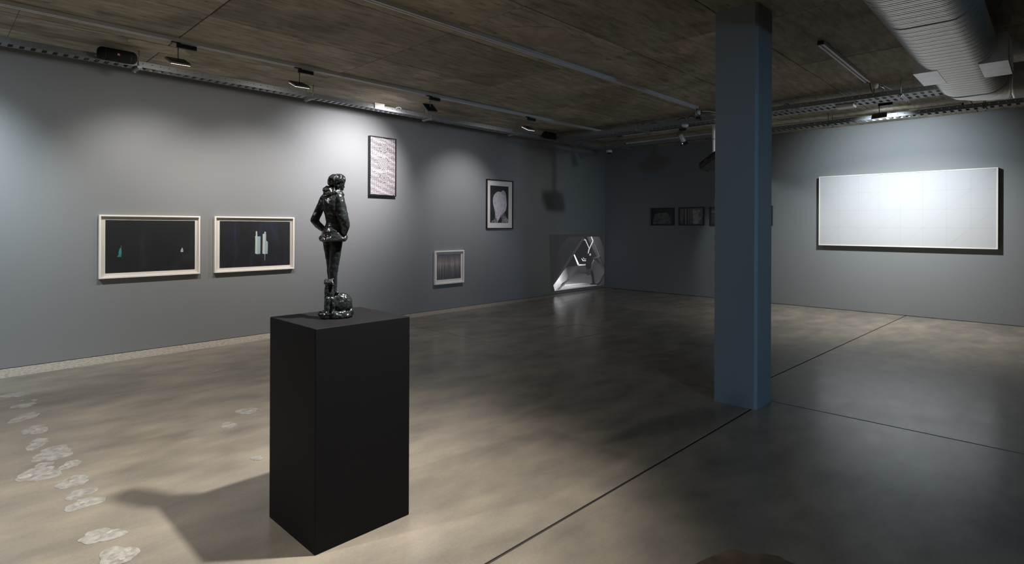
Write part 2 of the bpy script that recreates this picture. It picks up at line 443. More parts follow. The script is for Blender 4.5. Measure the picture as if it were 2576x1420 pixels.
def glass_pane():
    mt = bpy.data.materials.new('picture_glass')
    mt.use_nodes = True
    nt = mt.node_tree
    nt.nodes.clear()
    out = N(nt, 'ShaderNodeOutputMaterial')
    tr = N(nt, 'ShaderNodeBsdfTransparent')
    gl = N(nt, 'ShaderNodeBsdfGlossy')
    gl.inputs['Roughness'].default_value = 0.02
    lw = N(nt, 'ShaderNodeLayerWeight')
    pw = N(nt, 'ShaderNodeMath', operation='POWER')
    nt.links.new(lw.outputs['Facing'], pw.inputs[0])
    pw.inputs[1].default_value = 4.0
    fr = N(nt, 'ShaderNodeMath', operation='MULTIPLY_ADD')
    nt.links.new(pw.outputs[0], fr.inputs[0])
    fr.inputs[1].default_value = 0.8
    fr.inputs[2].default_value = 0.035
    mx = N(nt, 'ShaderNodeMixShader')
    nt.links.new(fr.outputs[0], mx.inputs[0])
    nt.links.new(tr.outputs[0], mx.inputs[1])
    nt.links.new(gl.outputs[0], mx.inputs[2])
    nt.links.new(mx.outputs[0], out.inputs['Surface'])
    return mt

def vertex_glow():
    mt, nt, b = new_mat('projected_light')
    a = N(nt, 'ShaderNodeVertexColor')
    a.layer_name = 'light'
    b.inputs['Base Color'].default_value = (0.05, 0.05, 0.052, 1)
    b.inputs['Roughness'].default_value = 0.7
    nt.links.new(a.outputs['Color'], b.inputs['Emission Color'])
    tc = N(nt, 'ShaderNodeTexCoord')
    n = N(nt, 'ShaderNodeTexNoise', Scale=22, Detail=5, Roughness=0.7, Distortion=0.3)
    nt.links.new(tc.outputs['Object'], n.inputs['Vector'])
    s = N(nt, 'ShaderNodeMapRange')
    s.inputs['From Min'].default_value = 0.3
    s.inputs['From Max'].default_value = 0.7
    s.inputs['To Min'].default_value = 0.84
    s.inputs['To Max'].default_value = 1.12
    nt.links.new(n.outputs['Fac'], s.inputs['Value'])
    nt.links.new(s.outputs['Result'], b.inputs['Emission Strength'])
    return mt

M_WALL = plain('grey_wall_paint', (0.212, 0.227, 0.236), 0.62, spec=0.3, bump=0.04, bscale=140)
M_PILLAR = plain('grey_column_paint', (0.20, 0.215, 0.228), 0.5, spec=0.4, bump=0.03, bscale=90)
M_FLOOR = concrete_floor()
M_GAP = plain('joint_filler', (0.045, 0.04, 0.034), 0.85, spec=0.2)
M_STRIP = speckled('rough_edge_screed', (0.20, 0.18, 0.15), (0.46, 0.42, 0.36), 34, 0.75)
M_PATCH = speckled('pale_repair_filler', (0.24, 0.23, 0.205), (0.40, 0.385, 0.36), 24, 0.4)
M_CORE = speckled('cream_filler', (0.30, 0.28, 0.245), (0.52, 0.48, 0.43), 60, 0.5)
M_BROWN = speckled('brown_worn_concrete', (0.10, 0.075, 0.05), (0.23, 0.15, 0.085), 7, 0.5)
M_LINE = speckled('pale_saw_cut', (0.16, 0.145, 0.12), (0.36, 0.33, 0.28), 12, 0.6)
M_CEIL = concrete_ceiling()
M_SEAM = plain('ceiling_seam', (0.07, 0.06, 0.042), 0.9, spec=0.1)
M_RED = plain('red_chalk', (0.20, 0.10, 0.075), 0.9)
M_PALECON = speckled('pale_patched_concrete', (0.34, 0.30, 0.22), (0.50, 0.43, 0.32), 9, 0.8)
M_STEEL = plain('galvanised_steel', (0.20, 0.215, 0.225), 0.5, metal=0.45, spec=0.5, vary=0.2, bscale=40)
M_DUCT = plain('galvanised_duct', (0.90, 0.92, 0.93), 0.30, metal=0.75, vary=0.12, bscale=18)
M_DUCTBOX = plain('galvanised_box', (0.85, 0.86, 0.87), 0.4, metal=0.5, vary=0.15, bscale=9)
M_RAIL = plain('grey_track_aluminium', (0.60, 0.62, 0.65), 0.5)
M_GROOVE = plain('track_groove', (0.05, 0.05, 0.055), 0.7)
M_BLACK = plain('black_plastic', (0.012, 0.012, 0.013), 0.5)
M_MESHFAB = plain('black_speaker_fabric', (0.010, 0.011, 0.011), 0.85, spec=0.2, bump=0.5, bscale=500)
M_GREYMETAL = plain('grey_lamp_metal', (0.34, 0.35, 0.36), 0.4, metal=0.5)
M_SILVER = plain('silver_lamp_body', (0.45, 0.45, 0.45), 0.35, metal=0.6)
M_WHITE = plain('white_plastic', (0.66, 0.64, 0.62), 0.45)
M_TRUNK = plain('white_trunking', (0.85, 0.85, 0.85), 0.5)
M_WHITEFRAME = plain('white_frame_paint', (0.80, 0.77, 0.72), 0.45)
M_MAT = plain('white_mount_board', (0.78, 0.76, 0.72), 0.8, spec=0.2)
M_BLACKFRAME = plain('black_frame', (0.012, 0.012, 0.012), 0.4)
M_PLINTH = plain('black_plinth_paint', (0.0105, 0.0105, 0.012), 0.6, spec=0.08, bump=0.02, bscale=200)
M_BRONZE = plain('dark_bronze', (0.017, 0.021, 0.023), 0.26, metal=0.1, spec=0.85, bump=0.12, bscale=40, vary=0.35)
M_GLASS = glass_pane()
M_LED = emitter('lamp_diffuser', (1.0, 0.98, 0.95), 4.0)
M_SPOTLENS = emitter('spot_lens', (0.85, 0.93, 1.0), 3.0)
M_ORANGE = emitter('orange_badge', (0.9, 0.16, 0.03), 0.12)
M_BADGE = plain('white_badge_lettering', (0.8, 0.8, 0.8), 0.5)
M_YELLOW = plain('yellow_cable', (0.55, 0.5, 0.03), 0.5)
M_BLUE = plain('blue_cable', (0.03, 0.06, 0.25), 0.5)
M_CANVAS = plain('white_canvas', (0.48, 0.494, 0.52), 0.75, spec=0.2)
M_PENCIL = plain('pencil_line', (0.365, 0.377, 0.405), 0.8)
M_NAVY = noisy_print('dark_navy_print', [(0.35, (0.006, 0.008, 0.010)), (0.55, (0.009, 0.011, 0.014)), (0.72, (0.018, 0.021, 0.026))], 2.2, (1.6, 1, 1))
M_NAVY_REFLECT = noisy_print('black_print_blue_reflection', [(0.4, (0.006, 0.007, 0.010)), (0.6, (0.010, 0.013, 0.022)), (0.8, (0.012, 0.03, 0.08))], 2.6, (2.2, 1, 0.6))  # blue streaks imitate a reflection in the glass, put into the print colour
M_TEAL = noisy_print('teal_print', [(0.4, (0.02, 0.12, 0.13)), (0.55, (0.04, 0.30, 0.31))], 60)
M_PALETEAL = noisy_print('pale_print', [(0.4, (0.25, 0.4, 0.4)), (0.55, (0.6, 0.62, 0.56))], 90)
M_TOWER = noisy_print('pale_blue_print', [(0.4, (0.28, 0.40, 0.43)), (0.6, (0.36, 0.47, 0.50))], 30, (1, 1, 4))
M_TOWERSIDE = plain('pale_cream_print', (0.52, 0.58, 0.54), 0.6)
M_DARKPRINT = plain('charcoal_print', (0.022, 0.026, 0.028), 0.6)
M_FEATHER = noisy_print('feathered_print', [(0.34, (0.36, 0.34, 0.39)), (0.46, (0.56, 0.53, 0.58)), (0.7, (0.66, 0.63, 0.68))], 26, (1, 1, 0.7), 0.4)
M_WING = noisy_print('shaded_feather_print', [(0.4, (0.38, 0.37, 0.43)), (0.7, (0.5, 0.49, 0.54))], 30)
M_SCALE = noisy_print('scaly_print', [(0.42, (0.05, 0.05, 0.06)), (0.52, (0.22, 0.21, 0.24)), (0.62, (0.5, 0.48, 0.5))], 38, (1, 1, 0.5), 0.5)
M_STRIPES = stripes()
M_DABWHITE = plain('white_paint_dab', (0.62, 0.585, 0.615), 0.6)
M_DABGROUND = plain('black_paint_ground', (0.02, 0.018, 0.022), 0.6)
M_PHOTO_DARK = plain('dark_photo_paper', (0.010, 0.012, 0.015), 0.5)
M_PHOTO_GREY = noisy_print('grey_photo_paper', [(0.35, (0.07, 0.068, 0.062)), (0.6, (0.16, 0.15, 0.14))], 14)
M_PHOTO_MID = plain('slate_photo_paper', (0.035, 0.038, 0.043), 0.5)
M_PHOTO_TAN = noisy_print('tan_photo_paper', [(0.38, (0.13, 0.12, 0.10)), (0.6, (0.34, 0.31, 0.26))], 22)
M_PROJ = vertex_glow()

# ------------------------------------------------------------------ the room
H = 3.356
WA = math.atan(0.0195)          # the left wall is a degree off square
TL = Vector((math.cos(WA), math.sin(WA), 0))
NL = Vector((math.sin(WA), -math.cos(WA), 0))

def prism(name, pts, z0, z1, mat, parent=None, bevel=0.0):
    bm = bmesh.new()
    add_rings(bm, [[Vector((x, y, z0)) for x, y in pts], [Vector((x, y, z1)) for x, y in pts]])
    return bm_obj(name, bm, mat, parent, bevel=bevel)

XW, YS = -16.5, -14.5           # the walls behind the camera
floor = structure(prism('floor', [(XW, YS), (0.3, YS), (0.3, 0.3), (XW, 0.3)], -0.12, -0.005, M_GAP))
XJ = -6.58
g = 0.008
def strip_y(x): return -0.236 + 0.0383 * x
def wall_y(x): return 0.0195 * x
def fslab(pts, mat=None):
    o = prism('floor_slab', pts, -0.0045, 0.0, mat or M_FLOOR, floor)
    b = o.modifiers.new('bevel', 'BEVEL')
    b.width, b.segments, b.limit_method = 0.0015, 1, 'ANGLE'
    return o
def j2(x): return -5.98 - 0.032 * (x - XJ)
fslab([(XW, -6.25 + g), (XJ - g, -6.25 + g), (XJ - g, strip_y(XJ) - 0.002), (XW, strip_y(XW) - 0.002)])
fslab([(XJ + g, j2(XJ) + g), (-0.003, j2(0) + g), (-0.003, strip_y(0) - 0.002), (XJ + g, strip_y(XJ) - 0.002)])
fslab([(XW, YS), (XJ - g, YS), (XJ - g, -6.25 - g), (XW, -6.25 - g)])
fslab([(XJ + g, YS), (-0.003, YS), (-0.003, j2(0) - g), (XJ + g, j2(XJ) - g)])
fslab([(XW, strip_y(XW) + 0.002), (XJ - 0.002, strip_y(XJ) + 0.002), (XJ - 0.002, wall_y(XJ) + 0.1), (XW, wall_y(XW) + 0.1)], M_STRIP)
fslab([(XJ + 0.002, strip_y(XJ) + 0.002), (-0.003, strip_y(0) + 0.002), (-0.003, 0.1), (XJ + 0.002, wall_y(XJ) + 0.1)], M_STRIP)

def blob(name, x, y, a, b, ang, mat, h=0.0012):
    n = 30
    k1, k2, k3 = [random.uniform(0, 6.28) for _ in range(3)]
    pts = []
    for i in range(n):
        t = 2 * PI * i / n
        r = 1 + 0.16 * math.sin(2 * t + k1) + 0.12 * math.sin(3 * t + k2) + 0.07 * math.sin(7 * t + k3) + random.uniform(-0.06, 0.06)
        u, v = a * r * math.cos(t), b * r * math.sin(t)
        pts.append((x + u * math.cos(ang) - v * math.sin(ang), y + u * math.sin(ang) + v * math.cos(ang)))
    return prism(name, pts, -0.004, h, mat, floor)
for i, (x, y, a, b, ang) in enumerate(PATCHES):
    blob('repair_patch', x, y, a, b, ang, M_PATCH, 0.0008 + 0.00012 * i)
    for k in range((2, 1, 0, 2, 1)[i % 5] if a > 0.05 else 0):
        u, v = random.uniform(-0.5, 0.55) * a, random.uniform(-0.4, 0.4) * b
        blob('filler_core', x + u * math.cos(ang) - v * math.sin(ang), y + u * math.sin(ang) + v * math.cos(ang), a * random.uniform(0.12, 0.3), b * random.uniform(0.12, 0.24), ang + random.uniform(-0.5, 0.5), M_CORE, 0.0034 + 0.0002 * k)
prism('worn_patch', BROWN, -0.004, 0.0012, M_BROWN, floor)
for p, q in zip(HATCH, HATCH[1:] + HATCH[:1]):
    d = (Vector(q) - Vector(p)).normalized()
    n = Vector((-d.y, d.x)) * 0.011
    P, Q = Vector(p) - d * 0.011, Vector(q) + d * 0.011
    prism('hatch_edge', [P - n, Q - n, Q + n, P + n], -0.004, 0.0009, M_LINE, floor)

ceiling = structure(prism('ceiling', [(XW, YS), (0.3, YS), (0.3, 0.3), (XW, 0.3)], H + 0.012, H + 0.25, M_SEAM))
xs = [XW, -15.1, -13.38, -11.65, -9.925, -8.165, -6.46, -4.74, -3.02, -1.3, 0.25]
ys = [0.25, -1.45, -2.66, -3.85, -4.83, -5.93, -7.14, -8.34, -9.55, -10.75, -11.95, -13.15, YS]
for i in range(len(xs) - 1):
    for j in range(len(ys) - 1):
        gp = 0.0048
        dz = random.uniform(0, 0.004)
        bm = bmesh.new()
        add_box(bm, (xs[i] + gp, ys[j + 1] + gp, H + dz), (xs[i + 1] - gp, ys[j] - gp, H + 0.02))
        bm_obj('ceiling_panel', bm, M_CEIL, ceiling, bevel=0.003, segs=1)
prism('chalk_line', [(-11.106, -1.70), (-11.101, -1.70), (-11.108, -0.5), (-11.113, -0.5)], H - 0.001, H + 0.004, M_RED, ceiling)
# scraped pale patches and a filled core hole in the soffit
def cblob(x, y, a, b, mat=M_PALECON, dz=0.0012):
    n = 34
    k1, k2 = random.uniform(0, 6), random.uniform(0, 6)
    pts = []
    for i in range(n):
        t = 2 * PI * i / n
        r = 1 + 0.18 * math.sin(2 * t + k1) + 0.12 * math.sin(5 * t + k2) + random.uniform(-0.08, 0.08)
        pts.append((x + a * r * math.cos(t), y + b * r * math.sin(t)))
    prism('scraped_patch', pts, H - dz, H + 0.004, mat, ceiling)
cblob(-9.98, -1.30, 0.36, 0.13)
cblob(-7.35, -4.45, 0.42, 0.30, speckled('scraped_concrete', (0.27, 0.232, 0.175), (0.40, 0.335, 0.255), 3.0, 0.8))
cblob(-6.75, -4.25, 0.33, 0.22, speckled('scraped_concrete', (0.27, 0.232, 0.175), (0.40, 0.335, 0.255), 3.0, 0.8), 0.0020)

def wall_prism(name, a, b, thick, z0=0.006, z1=H + 0.01):
    a, b = Vector(a), Vector(b)
    d = (b - a).normalized()
    n = Vector((d.y, -d.x)) * thick
    return structure(prism(name, [a, b, b - n, a - n], z0, z1, M_WALL))
wall_prism('wall_left', (XW, wall_y(XW)), (0.0, 0.0), 0.22)
wall_prism('wall_right', (0.0, 0.0), (0.0, YS), 0.22)
wall_prism('wall_rear', (0.0, YS), (XW, YS), 0.22)
wall_prism('wall_near', (XW, YS), (XW, wall_y(XW)), 0.22)

# the column, its near corner chamfered
cx0, cx1, cy0, cy1, ch = -6.925, -6.602, -6.293, -5.936, 0.021
pil = prism('column', [(cx0 + ch, cy0), (cx1, cy0), (cx1, cy1), (cx0, cy1), (cx0, cy0 + ch)], 0.0, H, M_PILLAR)
tag(pil, 'square blue-grey column standing floor to ceiling right of centre', 'column')

# ------------------------------------------------------------------ framed works on the left wall
def on_left(s, z=0.0, d=0.0):
    return TL * s + NL * d + Vector((0, 0, z))

def frame_mesh(name, x0, x1, z0, z1, face, front, mat, parent, back=0.0):
    """four mitred mouldings round an opening; local x along the wall, -y into the room"""
    bm = bmesh.new()
    O = [(x0, z0), (x1, z0), (x1, z1), (x0, z1)]
    I = [(x0 + face, z0 + face), (x1 - face, z0 + face), (x1 - face, z1 - face), (x0 + face, z1 - face)]
    rings = []
    for i in range(5):
        o, n = O[i % 4], I[i % 4]
        rings.append([Vector((o[0], -back, o[1])), Vector((o[0], -front, o[1])), Vector((n[0], -front, n[1])), Vector((n[0], -back, n[1]))])
    add_rings(bm, rings, cap=False)
    return bm_obj(name, bm, mat, parent, bevel=0.0015, segs=1)

def flat(name, pts, y, mat, parent, thick=0.0006):
    bm = bmesh.new()
    add_rings(bm, [[Vector((x, -y, z)) for x, z in pts], [Vector((x, -y + thick, z)) for x, z in pts]])
    bm.normal_update()
    bmesh.ops.triangulate(bm, faces=[f for f in bm.faces if len(f.verts) > 4], ngon_method='EAR_CLIP')
    return bm_obj(name, bm, mat, parent)

def rect(x0, x1, z0, z1): return [(x0, z0), (x1, z0), (x1, z1), (x0, z1)]

def framed(label, s0, s1, z0, z1, front, face, board, fmat, print_rect, pmat, glass=True, name='framed_picture'):
    t = thing(name, label, 'picture', on_left(s0, z0), WA)
    w, h = s1 - s0, z1 - z0
    frame_mesh('frame', 0, w, 0, h, face, front, fmat, t)
    box('backing_board', (face * 0.5, -board, face * 0.5), (w - face * 0.5, -0.001, h - face * 0.5), M_MAT, t)
    if print_rect:
        a, b, c, d = print_rect
        flat('print', rect(a - s0, b - s0, c - z0, d - z0), board + 0.0012, pmat, t, 0.001)
    if glass:
        bm = bmesh.new()
        add_box(bm, (face * 0.6, -front + 0.004, face * 0.6), (w - face * 0.6, -front + 0.006, h - face * 0.6))
        bm_obj('glass_pane', bm, M_GLASS, t)
    return t

def motif(name, pts, t, s0, z0, y, mat):
    return flat(name, [(x - s0, z - z0) for x, z in pts], y, mat, t)

p1 = framed('white framed landscape print, near-black with small teal statue, leftmost on left wall', -10.303, -9.243, 0.884, 1.617, 0.045, 0.019, 0.010, M_WHITEFRAME, (-10.238, -9.296, 0.943, 1.558), M_NAVY)
motif('statue_motif', LIBERTY, p1, -10.303, 0.884, 0.0119, M_TEAL)
motif('dome_motif', DOME, p1, -10.303, 0.884, 0.0119, M_PALETEAL)
p2 = framed('white framed landscape print, near-black with two pale towers, left of the bronze', -9.070, -8.000, 0.883, 1.619, 0.045, 0.019, 0.010, M_WHITEFRAME, (-8.999, -8.051, 0.941, 1.559), M_NAVY_REFLECT)
motif('tower_motif', TOWER_A, p2, -9.070, 0.883, 0.0119, M_TOWER)
motif('tower_motif', TOWER_B, p2, -9.070, 0.883, 0.0119, M_TOWER)
motif('tower_face', TOWER_A_SIDE, p2, -9.070, 0.883, 0.0124, M_TOWERSIDE)
motif('tower_face', TOWER_B_SIDE, p2, -9.070, 0.883, 0.0124, M_TOWERSIDE)

# the tall dabbed painting
S0, Z0, W0, H0 = -6.766, 1.990, 0.507, 0.954
pd = thing('dabbed_painting', 'tall black framed painting of white dabs with three circles, hung high', 'painting', on_left(S0, Z0), WA)
frame_mesh('frame', 0, W0, 0, H0, 0.014, 0.062, M_BLACKFRAME, pd)
flat('canvas', rect(0.010, W0 - 0.010, 0.010, H0 - 0.010), 0.052, M_DABGROUND, pd, 0.05)
bm = bmesh.new()
circles = [(0.262, 0.772, 0.066), (0.258, 0.528, 0.098), (0.270, 0.294, 0.072)]
def dab(cx, cz, w, h, ang):
    c, s = math.cos(ang), math.sin(ang)
    n = 4
    vs = []
    for i in range(n):
        t = 2 * PI * i / n + PI / 4
        u, v = w * math.cos(t), h * math.sin(t)
        vs.append(bm.verts.new((cx + u * c - v * s, -0.0535 - random.uniform(0, 0.0004), cz + u * s + v * c)))
    bm.faces.new(vs)
nx, nz = 25, 60
for j in range(nz):
    z = 0.026 + (H0 - 0.052) * j / (nz - 1)
    for i in range(nx):
        x = 0.026 + (W0 - 0.052) * (i + 0.25 * (j % 2 if 16 < j < 40 else 0)) / (nx - 1 + 0.25)
        zz = z + 0.004 * math.sin(9 * x + 0.35 * j) + 0.003 * math.sin(25 * x + j)
        for cx, cz, r in circles:
            dx, dz = x - cx, zz - cz
            k = math.exp(-(dx * dx) / (2 * (1.6 * r) ** 2))
            zz += 0.010 * k * (1 if dz > 0 else -1) * math.exp(-abs(abs(dz) - r) / 0.05)
        if any((x - cx) ** 2 + (zz - cz) ** 2 < (r + 0.004) ** 2 for cx, cz, r in circles):
            continue
        if not (0.02 < zz < H0 - 0.02):
            continue
        dab(x + random.uniform(-0.001, 0.001), zz + random.uniform(-0.001, 0.001), random.uniform(0.0082, 0.0106), random.uniform(0.0060, 0.0080), random.uniform(-0.25, 0.25))
for cx, cz, r in circles:
    k = 0
    rr = r - 0.006
    while rr > 0.003:
        n = max(1, int(2 * PI * rr / 0.019))
        for i in range(n):
            t = 2 * PI * (i + 0.5 * (k % 2)) / n
            dab(cx + rr * math.cos(t), cz + rr * math.sin(t), 0.0098, 0.0070, t + PI / 2)
        rr -= 0.0165
        k += 1
bm_obj('paint_dabs', bm, M_DABWHITE, pd)['kind'] = 'stuff'

pb = framed('black framed portrait photograph, white feathered form on black, white mount', -4.129, -3.378, 1.453, 2.424, 0.035, 0.019, 0.014, M_BLACKFRAME, (-4.022, -3.503, 1.574, 2.305), M_DARKPRINT)
for nme, pts, y, mt in (('feather_form', BIRD, 0.0163, M_FEATHER), ('wing_form', BIRD_WING, 0.0169, M_WING), ('claw_form', BIRD_FOOT_A, 0.0171, M_SCALE), ('claw_form', BIRD_FOOT_B, 0.0171, M_SCALE)):
    motif(nme, [(min(max(x, -4.022), -3.503), max(z, 1.574)) for x, z in pts], pb, -4.129, 1.453, y, mt)

ps = framed('small white framed print of vertical brown and blue streaks, hung low', -5.416, -4.721, 0.461, 1.062, 0.045, 0.024, 0.010, M_WHITEFRAME, (-5.348, -4.777, 0.542, 0.992), M_STRIPES)

# the projected film on the wall by the corner
pj = thing('projected_image', 'projected film of a figure in a slanted concrete corridor, low by the corner', 'projection', on_left(0, 0), WA)
def glow_poly(name, pts, vals, y):
    bm = bmesh.new()
    cl = bm.loops.layers.color.new('light') if False else None
    vs = [bm.verts.new((x, -y, z)) for x, z in pts]
    f = bm.faces.new(vs)
    bm.normal_update()
    bmesh.ops.triangulate(bm, faces=[f], ngon_method='EAR_CLIP')
    bmesh.ops.recalc_face_normals(bm, faces=bm.faces[:])
    for f in bm.faces:
        if f.normal.y > 0:
            f.normal_flip()
    me = bpy.data.meshes.new(name)
    bm.to_mesh(me)
    bm.free()
    ca = me.color_attributes.new('light', 'FLOAT_COLOR', 'POINT')
    for i, v in enumerate(vals):
        ca.data[i].color = (v * 0.97, v * 0.96, v * 1.0, 1)
    me.materials.append(M_PROJ)
    return link(bpy.data.objects.new(name, me), pj)
out = [(x, z) for x, z in PROJ_OUT]
out[1] = (-0.004, out[1][1])
out[2] = (-0.02, out[2][1])
glow_poly('film_frame', out, [0.015, 0.017, 0.014, 0.014], 0.0015)
for k, (pts, vals) in enumerate(PROJ):
    glow_poly('film_shape', [(min(x, -0.006), z) for x, z in pts], vals, 0.0020 + 0.00020 * k)

# ------------------------------------------------------------------ right wall
def on_right(s, z=0.0): return Vector((0, -s, z))
RW = -PI / 2
pn = thing('grid_drawing', 'wide white panel with faint pencilled grid and thin white frame, on right wall', 'artwork', on_right(4.848, 1.176), RW)
PW, PH, PD = 2.542, 1.277, 0.095
frame_mesh('frame', 0, PW, 0, PH, 0.016, PD, M_WHITEFRAME, pn)
box('canvas', (0.012, -PD + 0.008, 0.012), (PW - 0.012, -0.02, PH - 0.012), M_CANVAS, pn)
def pline(a, b, w=0.0013):
    a, b = Vector(a), Vector(b)
    d = (b - a).normalized()
    n = Vector((-d.y, d.x)) * w
    return [a - n, b - n, b + n, a + n]
gx = [0.016 + (PW - 0.032) * i / 8 for i in range(9)]
gz = [0.016 + (PH - 0.032) * i / 4 for i in range(5)]
for i in range(1, 8):
    flat('pencil_line', pline((gx[i], gz[0]), (gx[i], gz[4])), PD - 0.0077, M_PENCIL, pn, 0.0003)
for i in range(1, 4):
    flat('pencil_line', pline((gx[0], gz[i]), (gx[8], gz[i])), PD - 0.0077, M_PENCIL, pn, 0.0003)
for (a, b), (c, d) in (((0, 2), (2, 4)), ((0, 0), (4, 4)), ((2, 0), (6, 4)), ((4, 0), (8, 4)), ((6, 0), (8, 2))):
    flat('pencil_line', pline((gx[a], gz[b]), (gx[c], gz[d]), 0.001), PD - 0.0074, M_PENCIL, pn, 0.0003)

def photo(label, s, parts_):
    w, h, z0 = 0.585, 0.397, 1.541
    t = thing('framed_photograph', label, 'picture', on_right(s, z0), RW, 'row of small dark photographs')
    frame_mesh('frame', 0, w, 0, h, 0.024, 0.03, M_BLACKFRAME, t)
    flat('photo_print', rect(0.012, w - 0.012, 0.012, h - 0.012), 0.012, M_PHOTO_DARK, t, 0.011)
    for k, (pts, mt) in enumerate(parts_):
        flat('photo_shape', pts, 0.0126 + 0.0004 * k, mt, t, 0.0003)
    box('glass_pane', (0.015, -0.024, 0.015), (w - 0.015, -0.0225, h - 0.015), M_GLASS, t)
    return t
photo('small black framed photograph of pale ground under dark arch, nearest the corner', 1.288, [
    ([(0.04, 0.03), (0.50, 0.03), (0.48, 0.16), (0.44, 0.25), (0.38, 0.29), (0.24, 0.29), (0.10, 0.26), (0.06, 0.15)], M_PHOTO_GREY),
    (rect(0.245, 0.262, 0.21, 0.285), M_PHOTO_DARK), (rect(0.445, 0.455, 0.19, 0.27), M_PHOTO_DARK),
    (rect(0.49, 0.505, 0.08, 0.37), M_PHOTO_MID), ([(0.16, 0.325), (0.33, 0.335), (0.30, 0.35), (0.18, 0.345)], M_PHOTO_MID)])
photo('small black framed photograph with bright sandy strip, second from the corner', 1.986, [
    ([(0.33, 0.03), (0.45, 0.03), (0.48, 0.11), (0.53, 0.16), (0.46, 0.20), (0.45, 0.26), (0.51, 0.30), (0.49, 0.335), (0.43, 0.32), (0.36, 0.345), (0.325, 0.335)], M_PHOTO_TAN),
    ([(0.33, 0.228), (0.43, 0.262), (0.50, 0.282), (0.50, 0.292), (0.42, 0.272), (0.33, 0.240)], M_PHOTO_DARK),
    ([(0.38, 0.34), (0.44, 0.28), (0.45, 0.284), (0.39, 0.345)], M_PHOTO_DARK),
    (rect(0.02, 0.15, 0.12, 0.19), M_PHOTO_MID), ([(0.09, 0.37), (0.12, 0.37), (0.15, 0.19), (0.10, 0.19)], M_PHOTO_MID)])
photo('small black framed photograph half hidden by the left edge of the column', 2.692, [
    (rect(0.05, 0.40, 0.27, 0.32), M_PHOTO_GREY), (rect(0.05, 0.45, 0.18, 0.23), M_PHOTO_MID), (rect(0.05, 0.50, 0.06, 0.14), M_PHOTO_MID)])
photo('small black framed photograph behind the column, only its right edge showing', 3.402, [
    (rect(0.08, 0.30, 0.06, 0.30), M_PHOTO_MID)])

# ------------------------------------------------------------------ black plinth and the bronze
HP = 1.031
pl = thing('plinth', 'tall matt black plinth standing on the concrete under the bronze', 'plinth', (-10.17, -5.405, 0))
bm = bmesh.new()
add_box(bm, (-0.260, -0.245, 0.0), (0.260, 0.245, HP))
bm_obj('box_body', bm, M_PLINTH, pl, bevel=0.004, segs=3)

S = 5.82e-4
YB = 1356.0
def V(x, y, v): return Vector(((x - 400) * S * 0.956, v * S, (YB - y) * S))

def add_ball(bm, c, r, n=16, mtx=None):
    """ellipsoid; c in sketch units (across, down, deep), r radii in the same units"""
    rr = r if isinstance(r, (tuple, list)) else (r, r, r)
    mm = Matrix.Translation(V(*c))
    if mtx is not None:
        mm = mm @ mtx
    mm = mm @ Matrix.Diagonal((rr[0] * S, rr[2] * S, rr[1] * S, 1))
    bmesh.ops.create_uvsphere(bm, u_segments=n, v_segments=n // 2 + 2, radius=1.0, matrix=mm)

def add_limb(bm, pts, n=14):
    """tapering limb through (x, y, depth, radius) joints"""
    for i in range(len(pts) - 1):
        a, b = pts[i], pts[i + 1]
        A, B = V(*a[:3]), V(*b[:3])
        x, y = frame_of(B - A)
        rings = []
        for t in (0, 0.25, 0.5, 0.75, 1):
            p = A.lerp(B, t)
            r = (a[3] + (b[3] - a[3]) * t) * S
            rings.append([p + (x * math.cos(2 * PI * k / n) + y * math.sin(2 * PI * k / n)) * r for k in range(n)])
        add_rings(bm, rings)
    for p in pts:
        add_ball(bm, p[:3], p[3], 12)

def add_loft(bm, secs, rot=0.0, n=28):
    rings = []
    for (y, cx, cv, a, b) in secs:
        r = []
        for k in range(n):
            t = 2 * PI * k / n
            u, v = a * math.cos(t), b * math.sin(t)
            uu, vv = u * math.cos(rot) - v * math.sin(rot), u * math.sin(rot) + v * math.cos(rot)
            r.append(V(cx + uu, y, cv + vv))
        rings.append(r)
    add_rings(bm, rings)

TEX = {}
def clouds(size, depth=3):
    k = (size, depth)
    if k not in TEX:
        t = bpy.data.textures.new('clay', 'CLOUDS')
        t.noise_scale, t.noise_depth = size, depth
        TEX[k] = t
    return TEX[k]

def sculpt(name, bm, parent, voxel=0.0026, lump=0.004, size=0.022, smooth=4):
    me = bpy.data.meshes.new(name)
    bm.to_mesh(me)
    bm.free()
    tmp = bpy.data.objects.new(name, me)
    COL.objects.link(tmp)
    r = tmp.modifiers.new('r', 'REMESH')
    r.mode, r.voxel_size = 'VOXEL', voxel
    s = tmp.modifiers.new('s', 'SMOOTH')
    s.factor, s.iterations = 0.5, smooth
    for st, sz in ((lump, size), (lump * 0.22, size * 0.45)):
        d = tmp.modifiers.new('d', 'DISPLACE')
        d.texture, d.strength, d.mid_level, d.texture_coords = clouds(sz, 2), st, 0.5, 'LOCAL'
    dg = bpy.context.evaluated_depsgraph_get()
    out = bpy.data.meshes.new_from_object(tmp.evaluated_get(dg))
    bpy.data.objects.remove(tmp)
    out.name = name
    out.materials.clear()
    out.materials.append(M_BRONZE)
    for p in out.polygons:
        p.use_smooth = True
    return link(bpy.data.objects.new(name, out), parent)

st = thing('bronze_statue', 'dark bronze statue of a standing person, hands in jacket pockets, small dog beside', 'statue', (-10.199, -5.412, HP), math.atan2(-5.412 - CAM_AT.y, -10.199 - CAM_AT.x) - PI / 2)
